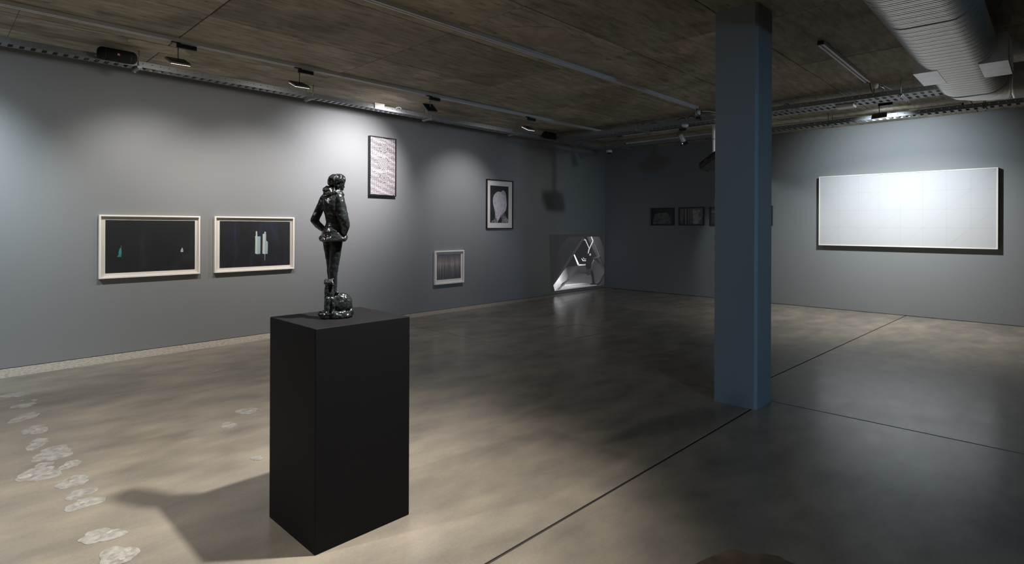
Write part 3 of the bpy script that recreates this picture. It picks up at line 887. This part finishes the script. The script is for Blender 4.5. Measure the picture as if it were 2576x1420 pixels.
# body: one continuous surface from shoes to face
bm = bmesh.new()
add_limb(bm, [(322, 672, 26, 42), (327, 770, 24, 31), (335, 860, 20, 22), (341, 960, 14, 18), (346, 1080, 6, 17), (350, 1230, 0, 19)])
add_limb(bm, [(402, 672, -16, 56), (398, 740, -18, 52), (390, 830, -18, 45), (378, 930, -14, 39), (374, 1020, -10, 36), (378, 1130, -6, 31), (384, 1230, -2, 30)])
BR = math.radians(-38)
add_loft(bm, [(268, 372, 0, 46, 38), (290, 366, 0, 84, 58), (325, 364, 0, 98, 72), (370, 367, 0, 98, 76), (420, 370, 0, 90, 72), (480, 374, 0, 76, 62), (530, 377, 0, 70, 58), (560, 376, 0, 82, 68), (610, 374, 0, 98, 82), (660, 374, 0, 104, 88)], BR)
add_limb(bm, [(424, 308, -48, 44), (446, 400, -64, 44), (466, 490, -76, 45), (476, 548, -70, 41), (462, 606, -40, 38), (432, 628, -14, 34)])
add_limb(bm, [(294, 312, 46, 38), (250, 410, 62, 36), (208, 498, 70, 36), (238, 540, 62, 30), (284, 578, 46, 27), (318, 600, 34, 25)])
add_limb(bm, [(376, 300, 4, 44), (398, 240, 4, 40), (408, 195, 4, 40)])
add_ball(bm, (356, 292, 2), (84, 40, 62), 18)
# head and face, turned to the right
add_ball(bm, (414, 170, 4), (60, 62, 56))
add_ball(bm, (436, 206, 8), (30, 34, 38))
add_ball(bm, (452, 228, 8), (15, 13, 18))
add_limb(bm, [(459, 188, 9, 7), (474, 206, 10, 6)])
add_ball(bm, (463, 207, 10), (9, 6, 9))
add_ball(bm, (463, 218, 10), (6, 4, 12))
add_ball(bm, (460, 225, 10), (6, 4, 10))
add_ball(bm, (460, 180, -10), (8, 5, 10))
add_ball(bm, (458, 190, -12), (6, 4, 6))
add_ball(bm, (458, 190, 26), (6, 4, 6))
add_ball(bm, (412, 205, -48), (9, 16, 6))
sculpt('figure', bm, st, 0.0026, 0.0062, 0.030, 3)
# bobbed hair over the brow
bm = bmesh.new()
add_ball(bm, (401, 146, 2), (77, 54, 68), 20)
add_ball(bm, (366, 165, 0), (44, 38, 56))
add_ball(bm, (432, 152, 2), (46, 42, 58))
add_ball(bm, (398, 118, 0), (52, 27, 46))
sculpt('hair', bm, st, 0.0026, 0.016, 0.026, 2)
# thick collar
bm = bmesh.new()
add_ball(bm, (334, 240, 2), (54, 44, 56), 18)
add_ball(bm, (372, 262, 0), (86, 36, 68), 18)
add_ball(bm, (426, 274, -12), (46, 28, 50), 18)
add_ball(bm, (392, 228, 8), (52, 30, 54), 18)
sculpt('collar', bm, st, 0.0028, 0.014, 0.021, 3)
# flared jacket skirt with an uneven hem and belt
bm = bmesh.new()
add_loft(bm, [(538, 376, 0, 76, 63), (552, 376, 0, 82, 68), (590, 374, 0, 100, 84), (630, 373, 0, 114, 96), (662, 373, 0, 124, 104), (678, 373, 0, 126, 106), (686, 373, 0, 118, 98)], BR)
add_ball(bm, (270, 655, 20), (26, 24, 34))
add_ball(bm, (300, 670, -40), (34, 22, 30))
add_ball(bm, (440, 664, -60), (52, 22, 40))
add_ball(bm, (478, 648, -20), (22, 30, 44))
add_ball(bm, (392, 668, -82), (36, 18, 24))
sculpt('jacket_skirt', bm, st, 0.0028, 0.011, 0.034, 3)
bm = bmesh.new()
add_loft(bm, [(528, 377, 0, 74, 62), (532, 377, 0, 77, 65), (542, 377, 0, 77, 65), (546, 377, 0, 74, 62)], BR)
sculpt('belt', bm, st, 0.0026, 0.003, 0.02, 1)
# seated dog
bm = bmesh.new()
add_limb(bm, [(342, 1068, -46, 34), (340, 1130, -48, 40), (346, 1200, -44, 46), (352, 1270, -38, 54)])
add_ball(bm, (340, 1046, -52), (40, 34, 36))
add_limb(bm, [(362, 1040, -76, 20), (378, 1058, -92, 13)])
add_limb(bm, [(312, 1022, -52, 12), (306, 1048, -56, 13), (318, 1074, -60, 9)])
add_limb(bm, [(362, 1020, -40, 11), (374, 1016, -46, 10)])
add_limb(bm, [(330, 1180, -84, 18), (326, 1290, -92, 17), (322, 1312, -104, 16)])
add_limb(bm, [(372, 1190, -80, 17), (376, 1292, -88, 16), (376, 1312, -102, 15)])
add_ball(bm, (340, 1275, -30), (40, 46, 60))
add_limb(bm, [(318, 1300, 10, 14), (300, 1312, -20, 10), (290, 1316, -50, 8)])
sculpt('dog', bm, st, 0.0026, 0.008, 0.022, 2)
# rock behind the dog and the rough base
bm = bmesh.new()
add_ball(bm, (462, 1228, -8), (80, 88, 66), 20)
add_ball(bm, (420, 1210, -10), (60, 66, 60))
add_ball(bm, (500, 1262, -4), (44, 74, 54))
add_ball(bm, (452, 1250, -40), (74, 62, 40))
add_ball(bm, (408, 1136, -34), (18, 14, 18))
sculpt('rock', bm, st, 0.003, 0.018, 0.040, 2)
bm = bmesh.new()
add_loft(bm, [(1357, 402, 0, 142, 100), (1345, 402, 0, 152, 110), (1322, 402, 0, 148, 106), (1302, 406, 0, 132, 94), (1290, 410, 0, 110, 76)], 0.0, 40)
add_ball(bm, (276, 1322, -10), (30, 26, 50))
add_ball(bm, (530, 1316, 0), (26, 40, 46))
add_ball(bm, (360, 1316, -70), (46, 26, 30))
o = sculpt('base', bm, st, 0.003, 0.015, 0.034, 2)
for v in o.data.vertices:
    if v.co.z < 0.0015:
        v.co.z = 0.0

# ------------------------------------------------------------------ lighting tracks
def track(label, path, w=0.06, h=0.036, mat=M_RAIL, cat='track', name='lighting_track'):
    t = thing(name, label, cat, (path[0][0], path[0][1], H))
    o = Vector((path[0][0], path[0][1]))
    P = [Vector(p) - o for p in path]
    for a, b in zip(P, P[1:]):
        d = (b - a).normalized()
        n = Vector((-d.y, d.x))
        bm = bmesh.new()
        prof = [(-w / 2, 0.0), (-w / 2, -h), (-0.011, -h), (-0.011, -h + 0.014), (0.011, -h + 0.014), (0.011, -h), (w / 2, -h), (w / 2, 0.0)]
        rings = [[Vector((q.x + n.x * u, q.y + n.y * u, z)) for u, z in prof] for q in (a - d * (w / 2 if a != P[0] else 0), b + d * (w / 2 if b != P[-1] else 0))]
        add_rings(bm, rings)
        bm_obj('rail', bm, mat, t)
        ln = (b - a).length
        for sgn in (-1, 1):
            q0, q1 = a + n * (0.020 * sgn), b + n * (0.020 * sgn)
    for e, s in ((P[0], P[1]), (P[-1], P[-2])):
        d = (e - s).normalized()
        n = Vector((-d.y, d.x))
        c = [e - n * 0.026, e + n * 0.026, e + n * 0.026 + d * 0.022, e - n * 0.026 + d * 0.022]
        prism('end_cap', c, -h - 0.002, -0.001, M_BLACK, t)
    return t
t1 = track('long grey lighting track on the ceiling carrying the left-wall lamps', [(-15.9, -1.80), (-1.99, -1.735), (-2.09, -9.6)])
bm = bmesh.new()
add_box(bm, (-0.05, -0.05, -0.045), (0.05, 0.05, -0.001), Matrix.Translation((13.91, 0.065, 0)))
bm_obj('corner_joint', bm, M_BLACK, t1)
track('grey lighting track across the middle of the ceiling, stopping at the double tray', [(-15.9, -4.07), (-3.44, -4.07)])
track('short grey lighting track between the column and the duct', [(-5.48, -6.365), (-3.47, -6.345)])
track('grey lighting track above the plinth, out past the frame top', [(-12.6, -6.36), (-8.9, -6.36)])
track('white cable trunking on the ceiling beyond the right-wall cable tray', [(-0.93, -1.2), (-0.98, -7.03)], 0.05, 0.042, M_TRUNK)  # cable trunking, drawn with the track profile
tag(tube('yellow_cable', [(-1.27, -5.3, 3.275), (-1.26, -5.7, 3.285), (-1.27, -6.1, 3.275)], 0.006, M_YELLOW), 'yellow cable lying along the right-wall cable tray', 'cable')

# ------------------------------------------------------------------ hanging wall-washer lamps
def lamp(label, x, y, tilt, rotz=0.0, drop=0.125, side=1):
    t = thing('track_lamp', label, 'lamp', (x, y, H - 0.036), rotz, 'flat lamps hanging from the track')
    box('adapter_clip', (-0.06 * side if side > 0 else -0.06, -0.016, -0.010), (0.02, 0.016, -0.0005), M_BLACK, t)
    box('driver_box', (-0.012, -0.018, -0.052), (0.165, 0.018, -0.010), M_BLACK, t, bevel=0.002)
    tube('stem', [(0.0, 0, -0.05), (0.0, 0, -0.05 - drop)], 0.0055, M_GREYMETAL, t, 8)
    mt = Matrix.Translation((0, 0, -0.055 - drop)) @ Matrix.Rotation(tilt, 4, 'X') @ Matrix.Rotation(0.12, 4, 'Z')
    box('lamp_head', (-0.095, -0.08, -0.020), (0.095, 0.08, 0.0), M_GREYMETAL, t, bevel=0.003, mtx=mt)
    box('cooling_plate', (-0.085, -0.07, 0.0), (0.085, 0.07, 0.006), M_BLACK, t, mtx=mt)
    bm = bmesh.new()
    add_box(bm, (-0.088, -0.073, -0.0225), (0.088, 0.073, -0.0205), mt)
    bm_obj('diffuser', bm, M_LED, t)
    return t
lamp('flat lamp on thin stem above the leftmost framed print, beside black speaker', -9.926, -1.77, math.radians(26))
lamp('flat lamp on thin stem hanging above the print of two towers', -8.673, -1.765, math.radians(26))
lamp('flat lamp tilted steeply at the tall dabbed painting', -6.777, -1.757, math.radians(50), drop=0.105)
lamp('flat lamp on thin stem above the low striped print, farthest along the left track', -4.734, -1.748, math.radians(26))
lamp('flat lamp hanging right of the column, aimed at the white panel', -2.05, -6.19, math.radians(30), -PI / 2)
lamp('flat lamp at the left end of the track, washing the wall edge', -11.75, -1.78, math.radians(28))

# barn-door spotlight
sp = thing('spotlight', 'silver cylindrical spotlight with black barn doors, lit, left of the column', 'spotlight', (-2.05, -3.10, H - 0.036))
box('adapter', (-0.02, -0.08, -0.05), (0.02, 0.05, -0.0005), M_BLACK, sp)
tube('flex', spline([(0, -0.02, -0.05), (0, 0.03, -0.075), (0, 0.08, -0.07), (0, 0.09, -0.11), (0, 0.04, -0.13)], 5), 0.006, M_BLACK, sp, 8)
ax = Vector((0.25, -0.30, -0.92)).normalized()
q = ax.to_track_quat('Z', 'Y').to_matrix().to_4x4()
mt = Matrix.Translation((0, 0.02, -0.125)) @ q
lathe('lamp_body', [(0.012, -0.012), (0.046, -0.006), (0.050, 0.0), (0.050, 0.15), (0.046, 0.152)], M_SILVER, sp, 28, mt)
lathe('lens', [(0.030, 0.1525), (0.043, 0.153), (0.043, 0.160), (0.030, 0.161)], M_SPOTLENS, sp, 24, mt)
lathe('collar', [(0.050, 0.140), (0.057, 0.141), (0.057, 0.156), (0.050, 0.157)], M_BLACK, sp, 24, mt)
for k in range(4):
    r = mt @ Matrix.Rotation(k * PI / 2, 4, 'Z') @ Matrix.Translation((0.054, 0, 0.155)) @ Matrix.Rotation(math.radians(28), 4, 'Y')
    box('barn_door', (-0.002, -0.042, 0.0), (0.001, 0.042, 0.055), M_BLACK, sp, mtx=r)
tube('yoke', [(0.0, -0.02, -0.05), (0.03, -0.075, -0.07), (0.02, -0.085, -0.19)], 0.005, M_GREYMETAL, sp, 8)

# ------------------------------------------------------------------ perforated cable trays
ZT, RAIL = 3.190, 0.060
def side_rail(t, ln, y, z0, z1, pitch, hole=0.006):
    verts, faces = [], []
    n = max(1, int(ln / pitch))
    zc = z0 + (z1 - z0) * 0.60
    for i in range(n):
        x0, x1 = ln * i / n, ln * (i + 1) / n
        xc = (x0 + x1) / 2
        b = len(verts)
        O = [(x0, z0), (xc, z0), (x1, z0), (x1, zc), (x1, z1), (xc, z1), (x0, z1), (x0, zc)]
        for x, z in O:
            verts.append((x, y, z))
        for k in range(8):
            a = -PI * 3 / 4 + k * PI / 4
            verts.append((xc + hole * math.cos(a), y, zc + hole * math.sin(a)))
        for k in range(8):
            j = (k + 1) % 8
            faces.append((b + k, b + j, b + 8 + j, b + 8 + k))
    o = mesh_obj('side_rail', verts, faces, M_STEEL, t)
    s = o.modifiers.new('thickness', 'SOLIDIFY')
    s.thickness, s.offset = 0.0018, 0.0
    return o

def slotted(t, ln, rows, y0, y1, pitch, name='tray_base'):
    """base sheet with a row of slots for each (ya, yb)"""
    verts, faces = [], []
    cuts = sorted(set([y0, y1] + [v for r in rows for v in r]))
    n = max(1, int(ln / pitch))
    for i in range(n):
        xa, xb = ln * i / n, ln * (i + 1) / n
        xm = xa + (xb - xa) * 0.52
        for a, b in zip(cuts, cuts[1:]):
            slot = any(abs(a - r[0]) < 1e-6 for r in rows)
            k = len(verts)
            e = xm if slot else xb
            verts += [(xa, a, 0), (e, a, 0), (e, b, 0), (xa, b, 0)]
            faces.append((k, k + 1, k + 2, k + 3))
            if slot:      # turned-down lip of the slot
                k = len(verts)
                verts += [(xa, a, 0), (xa, b, 0), (xa, b, 0.012), (xa, a, 0.012)]
                faces.append((k, k + 1, k + 2, k + 3))
    o = mesh_obj(name, verts, faces, M_STEEL, t)
    s = o.modifiers.new('thickness', 'SOLIDIFY')
    s.thickness, s.offset = 0.0018, 0.0
    return o

def tray(label, start, direction, ln, w, rows, pitch, rods):
    t = thing('cable_tray', label, 'cable tray', (*start, ZT), direction)
    side_rail(t, ln, 0.0, 0.0, RAIL, pitch)
    side_rail(t, ln, w, 0.0, RAIL, pitch)
    slotted(t, ln, rows, 0.0, w, pitch)
    for x in rods:
        for y in (-0.022, w + 0.022):
            tube('hanger_rod', [(x, y, -0.03), (x, y, H - ZT)], 0.005, M_STEEL, t, 8)
        bm = bmesh.new()
        add_box(bm, (x - 0.021, -0.05, -0.024), (x + 0.021, w + 0.05, -0.003))
        bm_obj('hanger_bracket', bm, M_STEEL, t)
        for y in (-0.022, w + 0.022):
            lathe('nut', [(0.011, -0.035), (0.012, -0.034), (0.012, -0.025), (0.011, -0.024)], M_STEEL, t, 6, Matrix.Translation((x, y, 0)))
    return t
LT = math.atan2(0.1, 15.0)
tray('perforated steel cable tray hanging along the left wall', (-16.0, -1.06), LT, 14.55, 0.14, [(0.012, 0.128)], 0.083, [1.99 + 1.957 * k for k in range(7)])
# the right-hand trays run along -Y; local y points to +X
tray('wide double-slotted steel cable tray crossing beside the column', (-3.14, -1.02), -PI / 2, 8.4, 0.42, [(0.02, 0.17), (0.25, 0.40)], 0.080, [1.81, 3.70, 5.62, 7.5])
tray('perforated steel cable tray hanging along the right wall', (-1.40, -0.95), -PI / 2 - 0.012, 9.4, 0.17, [(0.012, 0.158)], 0.088, [0.5, 2.46, 4.42, 6.37, 8.3])

# ------------------------------------------------------------------ loudspeakers clipped to the left tray
def speaker(label, x, y, z, rz, badge):
    t = thing('loudspeaker', label, 'speaker', (x, y, z), rz, 'cylindrical loudspeakers on the left tray')
    R, L = 0.064, 0.30
    mt = Matrix.Rotation(PI / 2, 4, 'Y')
    cr, hl = 0.045, 0.172
    prof = [(R - cr + cr * math.sin(a), -hl + cr - cr * math.cos(a)) for a in [math.radians(d) for d in (0, 15, 30, 45, 60, 75, 90)]]
    prof += [(R + 0.0008, 0)] + [(r, -x) for r, x in reversed(prof)]
    bm = bmesh.new()
    lathe('', prof, None, None, 36, mt, bm)
    bm_obj('cabinet', bm, M_MESHFAB, t, smooth=True)
    for e in (-1, 1):
        lathe('end_cone', [(0.004, -0.001), (0.018, -0.001), (0.017, 0.0015), (0.004, 0.003)], M_BLACK, t, 24, Matrix.Translation((e * hl, 0, 0)) @ Matrix.Rotation(e * PI / 2, 4, 'Y'))
    for xx in (-0.11, 0.11):
        bm = bmesh.new()
        rings = []
        for k in range(25):
            a = 2 * PI * k / 24
            c, s = math.cos(a), math.sin(a)
            rr = R + 0.0015
            rings.append([Vector((xx + dx, (rr + dr) * c, (rr + dr) * s)) for dx, dr in ((-0.002, 0), (0.002, 0), (0.002, 0.0008), (-0.002, 0.0008))])
        add_rings(bm, rings, cap=False)
        bm_obj('tie_strap', bm, M_BLACK, t)
    if badge:
        bt = Matrix.Rotation(0, 4, 'X')
        box('badge_bar', (-0.012, -R - 0.0035, -0.012), (0.012, -R + 0.002, -0.006), M_ORANGE, t)
        cu = bpy.data.curves.new('badge_text', 'FONT')
        cu.body, cu.size, cu.align_x, cu.extrude = 'JBL', 0.016, 'CENTER', 0.0008
        tmp = bpy.data.objects.new('badge_text', cu)
        COL.objects.link(tmp)
        me = bpy.data.meshes.new_from_object(tmp.evaluated_get(bpy.context.evaluated_depsgraph_get()))
        bpy.data.objects.remove(tmp)
        me.materials.clear()
        me.materials.append(M_BADGE)
        o = link(bpy.data.objects.new('badge_lettering', me), t)
        o.rotation_euler = (PI / 2, 0, 0)
        o.location = (0, -R - 0.0035, -0.004)
    return t
speaker('black cylindrical loudspeaker with small orange badge on the left tray', -10.30, -1.098, 3.246, LT, True)
speaker('black cylindrical loudspeaker on the left tray near the far corner', -3.385, -1.055, 3.246, LT, False)

# ------------------------------------------------------------------ small fittings
def dome(name, label, cat, loc, prof, mat, n=28, flip=True):
    t = thing(name, label, cat, loc)
    bm = bmesh.new()
    lathe('', prof, None, None, n, None, bm)
    bm_obj('housing', bm, mat, t, smooth=True)
    return t
d = dome('smoke_detector', 'white smoke detector under the double cable tray, above the spotlight', 'detector', (-3.02, -3.66, ZT - 0.003), [(0.055, 0.0), (0.056, -0.012), (0.050, -0.030), (0.036, -0.044), (0.012, -0.048)], M_WHITE)
lathe('sensor_ring', [(0.026, -0.046), (0.027, -0.052), (0.020, -0.055), (0.008, -0.056)], M_GREYMETAL, d, 20)
d = dome('smoke_detector', 'white smoke detector on the ceiling near the far corner', 'detector', (-0.62, -0.75, H), [(0.060, 0.0), (0.061, -0.014), (0.052, -0.034), (0.030, -0.044), (0.010, -0.046)], M_WHITE)
lathe('sensor_ring', [(0.026, -0.043), (0.027, -0.050), (0.018, -0.053), (0.008, -0.054)], M_GREYMETAL, d, 20)
d = dome('security_camera', 'white dome camera under the tray in the far corner', 'camera', (-1.28, -0.99, ZT - 0.004), [(0.062, 0.0), (0.064, -0.010), (0.064, -0.050), (0.058, -0.056)], M_WHITE)
lathe('dome_lens', [(0.050, -0.0555), (0.046, -0.070), (0.034, -0.084), (0.014, -0.090)], plain('smoked_dome', (0.01, 0.01, 0.012), 0.12), d, 24)
d = dome('ceiling_rose', 'white ceiling rose above the tray left of the column', 'ceiling rose', (-3.14, -3.94, H), [(0.038, 0.0), (0.039, -0.050), (0.034, -0.066), (0.018, -0.074), (0.006, -0.075)], M_WHITE)
tube('drop_cord', [(0, 0, -0.074), (0, 0, -0.10)], 0.006, M_BLACK, d, 8)
box('plug', (-0.022, -0.03, -0.135), (0.022, 0.03, -0.098), M_BLACK, d, bevel=0.006)
d = dome('ceiling_rose', 'white ceiling rose at the end of the short track by the duct', 'ceiling rose', (-3.19, -6.36, H), [(0.044, 0.0), (0.045, -0.026), (0.040, -0.050), (0.024, -0.062), (0.008, -0.064)], M_WHITE)
tube('drop_cord', spline([(-0.012, 0.0, -0.06), (-0.03, 0.0, -0.11), (-0.07, 0.0, -0.125), (-0.13, 0.005, -0.105), (-0.20, 0.01, -0.04), (-0.262, 0.012, -0.020)], 6), 0.006, M_BLACK, d, 8)

def jbox(label, loc, size, mat, rz=0.0, name='junction_box'):
    t = thing(name, label, 'box', loc, rz)
    box('housing', (-size[0] / 2, -size[1] / 2, 0), (size[0] / 2, size[1] / 2, size[2]), mat, t, bevel=0.006)
    box('lid', (-size[0] / 2 - 0.002, -size[1] / 2 - 0.002, size[2] * 0.8), (size[0] / 2 + 0.002, size[1] / 2 + 0.002, size[2] + 0.004), mat, t, bevel=0.002)
    return t
jbox('small white junction box on the double tray just right of the column', (-2.95, -5.36, ZT + 0.003), (0.12, 0.12, 0.085), M_WHITE)
jbox('white box fixed under the double tray right of the column', (-2.92, -5.97, ZT - 0.049), (0.16, 0.22, 0.040), plain('warm_white_box', (0.62, 0.56, 0.55), 0.5), 0.0, 'emergency_light')
jbox('small white box lying in the left tray above the dabbed painting', (-7.12, -0.98, ZT + 0.003), (0.16, 0.08, 0.075), M_WHITE)
tag(tube('white_cable', spline([(-6.86, -0.99, ZT + 0.02), (-6.80, -0.97, ZT + 0.075), (-6.74, -0.98, ZT + 0.085), (-6.72, -0.97, ZT + 0.05), (-6.74, -0.96, ZT + 0.004)], 6), 0.008, M_WHITE), 'loop of white cable rising from the left tray', 'cable')
tag(tube('black_cable', spline([(-3.43, -4.06, 3.322), (-3.36, -4.03, 3.27), (-3.165, -3.985, 3.262), (-3.155, -3.985, 3.20), (-3.10, -3.97, ZT + 0.008)], 6), 0.006, M_BLACK), 'black cable dropping from the middle track onto the double tray', 'cable')
tag(tube('black_cable', spline([(-3.05, -3.88, 3.21), (-3.07, -3.83, 3.285), (-3.07, -3.76, 3.295), (-3.07, -3.71, 3.245), (-3.07, -3.66, 3.285), (-3.07, -3.58, 3.275), (-3.07, -3.52, 3.255), (-3.06, -3.38, 3.265), (-3.06, -3.24, 3.258), (-3.06, -3.12, 3.275), (-3.05, -3.04, 3.262), (-3.04, -2.98, 3.20)], 6), 0.007, M_BLACK), 'black cable looping along the double tray left of the column', 'cable')
tag(tube('white_cable', spline([(-3.10, -3.99, 3.345), (-3.05, -4.10, 3.335), (-3.0, -4.18, 3.30), (-2.98, -4.20, ZT + 0.01)], 6), 0.007, M_WHITE), 'white cable running from ceiling rose to tray beside the column', 'cable')
tag(tube('grey_cable', spline([(-3.16, -6.41, 3.32), (-3.10, -6.45, 3.29), (-3.05, -6.40, 3.25), (-3.0, -6.33, ZT + 0.01)], 6), 0.008, M_GREYMETAL), 'grey cable dropping from the ceiling rose by the duct', 'cable')
tag(tube('grey_cable', spline([(-3.13, -6.44, 3.33), (-3.08, -6.52, 3.27), (-3.05, -6.60, ZT + 0.03), (-2.95, -6.66, ZT + 0.01)], 6), 0.008, M_GREYMETAL), 'grey cable slanting right from the ceiling rose into the double tray', 'cable')
tag(tube('blue_cable', spline([(-3.05, -2.93, ZT + 0.01), (-3.05, -2.90, 3.29), (-3.03, -2.87, 3.30), (-3.0, -2.86, ZT + 0.01)], 6), 0.006, M_BLUE), 'short blue cable poking above the double tray left of the column', 'cable')
tag(tube('blue_cable', spline([(-2.95, -5.22, ZT + 0.01), (-3.0, -5.20, 3.28), (-2.98, -5.23, 3.30), (-2.95, -5.28, 3.26), (-2.93, -5.30, ZT + 0.01)], 6), 0.007, M_BLUE), 'blue cable loop beside the white junction box', 'cable')

# ------------------------------------------------------------------ projector on its pole
pj2 = thing('projector', 'black projector tilted down on a white ceiling pole behind the column', 'projector', (-2.60, -3.955, H))
lathe('ceiling_plate', [(0.07, -0.012), (0.072, -0.010), (0.072, -0.0005), (0.07, 0.0)], M_WHITE, pj2, 24)
lathe('pole', [(0.027, -0.39), (0.0275, -0.389), (0.0275, -0.012), (0.027, -0.011)], M_WHITE, pj2, 20)
lathe('pole_lower', [(0.023, -0.675), (0.0235, -0.674), (0.0235, -0.39), (0.023, -0.388)], M_WHITE, pj2, 20)
lathe('pole_collar', [(0.030, -0.402), (0.031, -0.401), (0.031, -0.384), (0.030, -0.383)], M_GREYMETAL, pj2, 20)
aim = Vector((0.31, 0.90, -0.46)).normalized()
xq = aim.cross(Vector((0, 0, 1))).normalized()
zq = xq.cross(aim)
mt = Matrix((xq, aim, zq)).transposed().to_4x4()
mt.translation = Vector((0.0, -0.02, -0.76))
bm = bmesh.new()
prof = [(-0.17, -0.20, -0.055), (0.17, -0.20, -0.055), (0.17, 0.16, -0.055), (0.13, 0.22, -0.045), (-0.13, 0.22, -0.045), (-0.17, 0.16, -0.055)]
add_rings(bm, [[mt @ Vector(p) for p in prof], [mt @ Vector((p[0] * 1.06, p[1] * 1.05, 0.0)) for p in prof], [mt @ Vector((p[0], p[1], 0.06)) for p in prof]])
bm_obj('body', bm, M_BLACK, pj2, bevel=0.008)
lathe('lens', [(0.052, 0.0), (0.052, 0.030), (0.046, 0.036), (0.02, 0.034)], plain('projector_lens', (0.02, 0.02, 0.03), 0.08), pj2, 24, mt @ Matrix.Translation((0.05, 0.215, 0.0)) @ Matrix.Rotation(-PI / 2, 4, 'X'))
box('side_label', (-0.1775, -0.02, 0.012), (-0.172, 0.05, 0.026), M_GREYMETAL, pj2, mtx=mt)
box('mount_plate', (-0.07, -0.07, 0.061), (0.07, 0.07, 0.085), M_BLACK, pj2, mtx=mt)
box('side_vent', (-0.1800, 0.08, -0.03), (-0.173, 0.14, 0.01), M_GROOVE, pj2, mtx=mt)

# ------------------------------------------------------------------ spiral duct
du = thing('air_duct', 'ribbed galvanised flat-oval air duct with elbow, hanging at top right', 'duct', (-4.0, -7.416, 2.9))
R0, A0 = 0.16, 0.120            # corner radius, half of the flat
def oval(scale=0.0, n=14):
    """(across, up) loop of the flat-oval section, grown by scale"""
    r = R0 + scale
    pts = []
    for k in range(n + 1):
        t = -PI / 2 + PI * k / n
        pts.append((A0 + r * math.cos(t), R0 + r * math.sin(t)))
    for k in range(n + 1):
        t = PI / 2 + PI * k / n
        pts.append((-A0 + r * math.cos(t), R0 + r * math.sin(t)))
    return pts
def ribbed(name, xa, xb, pitch=0.108):
    bm = bmesh.new()
    rings = []
    x = xa
    while x < xb - 1e-6:
        for dx, sc in ((0.0, -0.011), (0.007, -0.011), (0.010, 0.003), (0.020, 0.0035), (0.027, 0.0), (0.046, 0.0), (0.053, 0.0025), (0.060, 0.0), (0.084, 0.0), (0.092, 0.003), (0.105, 0.003)):
            if x + dx * pitch / 0.108 > xb:
                break
            # a slight lead so the seams spiral
            rings.append([Vector((x + dx * pitch / 0.108 + 0.05 * a, -a, z)) for a, z in oval(sc)])
        x += pitch
    add_rings(bm, rings, cap=True)
    return bm_obj(name, bm, M_DUCT, du, smooth=True)
ribbed('straight_section', -5.5, -2.895)
ribbed('straight_section', -2.878, -0.02)
bm = bmesh.new()
add_rings(bm, [[Vector((x + 0.05 * a, -a, z)) for a, z in oval(-0.012)] for x in (-2.99, -2.80)])
bm_obj('coupling_sleeve', bm, M_GROOVE, du)
# elbow turning toward -Y, then the run out of the frame
rc = 0.30
bm = bmesh.new()
rings = []
for k in range(13):
    a = PI / 2 * k / 12
    c = Vector((rc * math.sin(a), -rc * (1 - math.cos(a)), 0))
    out_dir = Vector((math.sin(a), math.cos(a), 0))
    gro = 0.004 if k % 3 == 0 else 0.0
    rings.append([c + out_dir * u + Vector((0, 0, z)) for u, z in oval(gro)])
add_rings(bm, rings)
bm_obj('elbow', bm, M_DUCTBOX, du, smooth=True)
bm = bmesh.new()
add_rings(bm, [[Vector((rc + u, -rc - L, z)) for u, z in oval(sc)] for L, sc in ((0.0, 0.004), (0.02, 0.004), (0.025, 0.0), (2.4, 0.0))])
bm_obj('branch_section', bm, M_DUCTBOX, du, smooth=True)
def collar_box(y0, y1, grille_y):
    o = box('outlet_box', (-1.44, y0, -0.004), (-0.85, y1, 0.236), M_DUCTBOX, du, bevel=0.002)
    s = 1 if grille_y > 0 else -1
    for k in range(6):
        z = 0.03 + k * 0.034
        mtx = Matrix.Translation((0, grille_y + s * 0.001, z)) @ Matrix.Rotation(0.5 * s, 4, 'X')
        box('grille_blade', (-1.41, -0.004, -0.010), (-0.88, 0.004, 0.010), M_DUCTBOX, o, mtx=mtx)
    return o
collar_box(0.122, 0.301, 0.301)
collar_box(-0.352, -0.16, -0.352)
for x in (-4.6, -2.2, -0.4):
    for y in (-0.26, 0.26):
        box('hanger_strap', (x - 0.012, y - 0.001, 0.16), (x + 0.012, y + 0.001, H - 2.9), M_STEEL, du)
for y in (-1.2, -2.2):
    box('hanger_strap', (rc - 0.262, y - 0.012, 0.16), (rc - 0.260, y + 0.012, H - 2.9), M_STEEL, du)
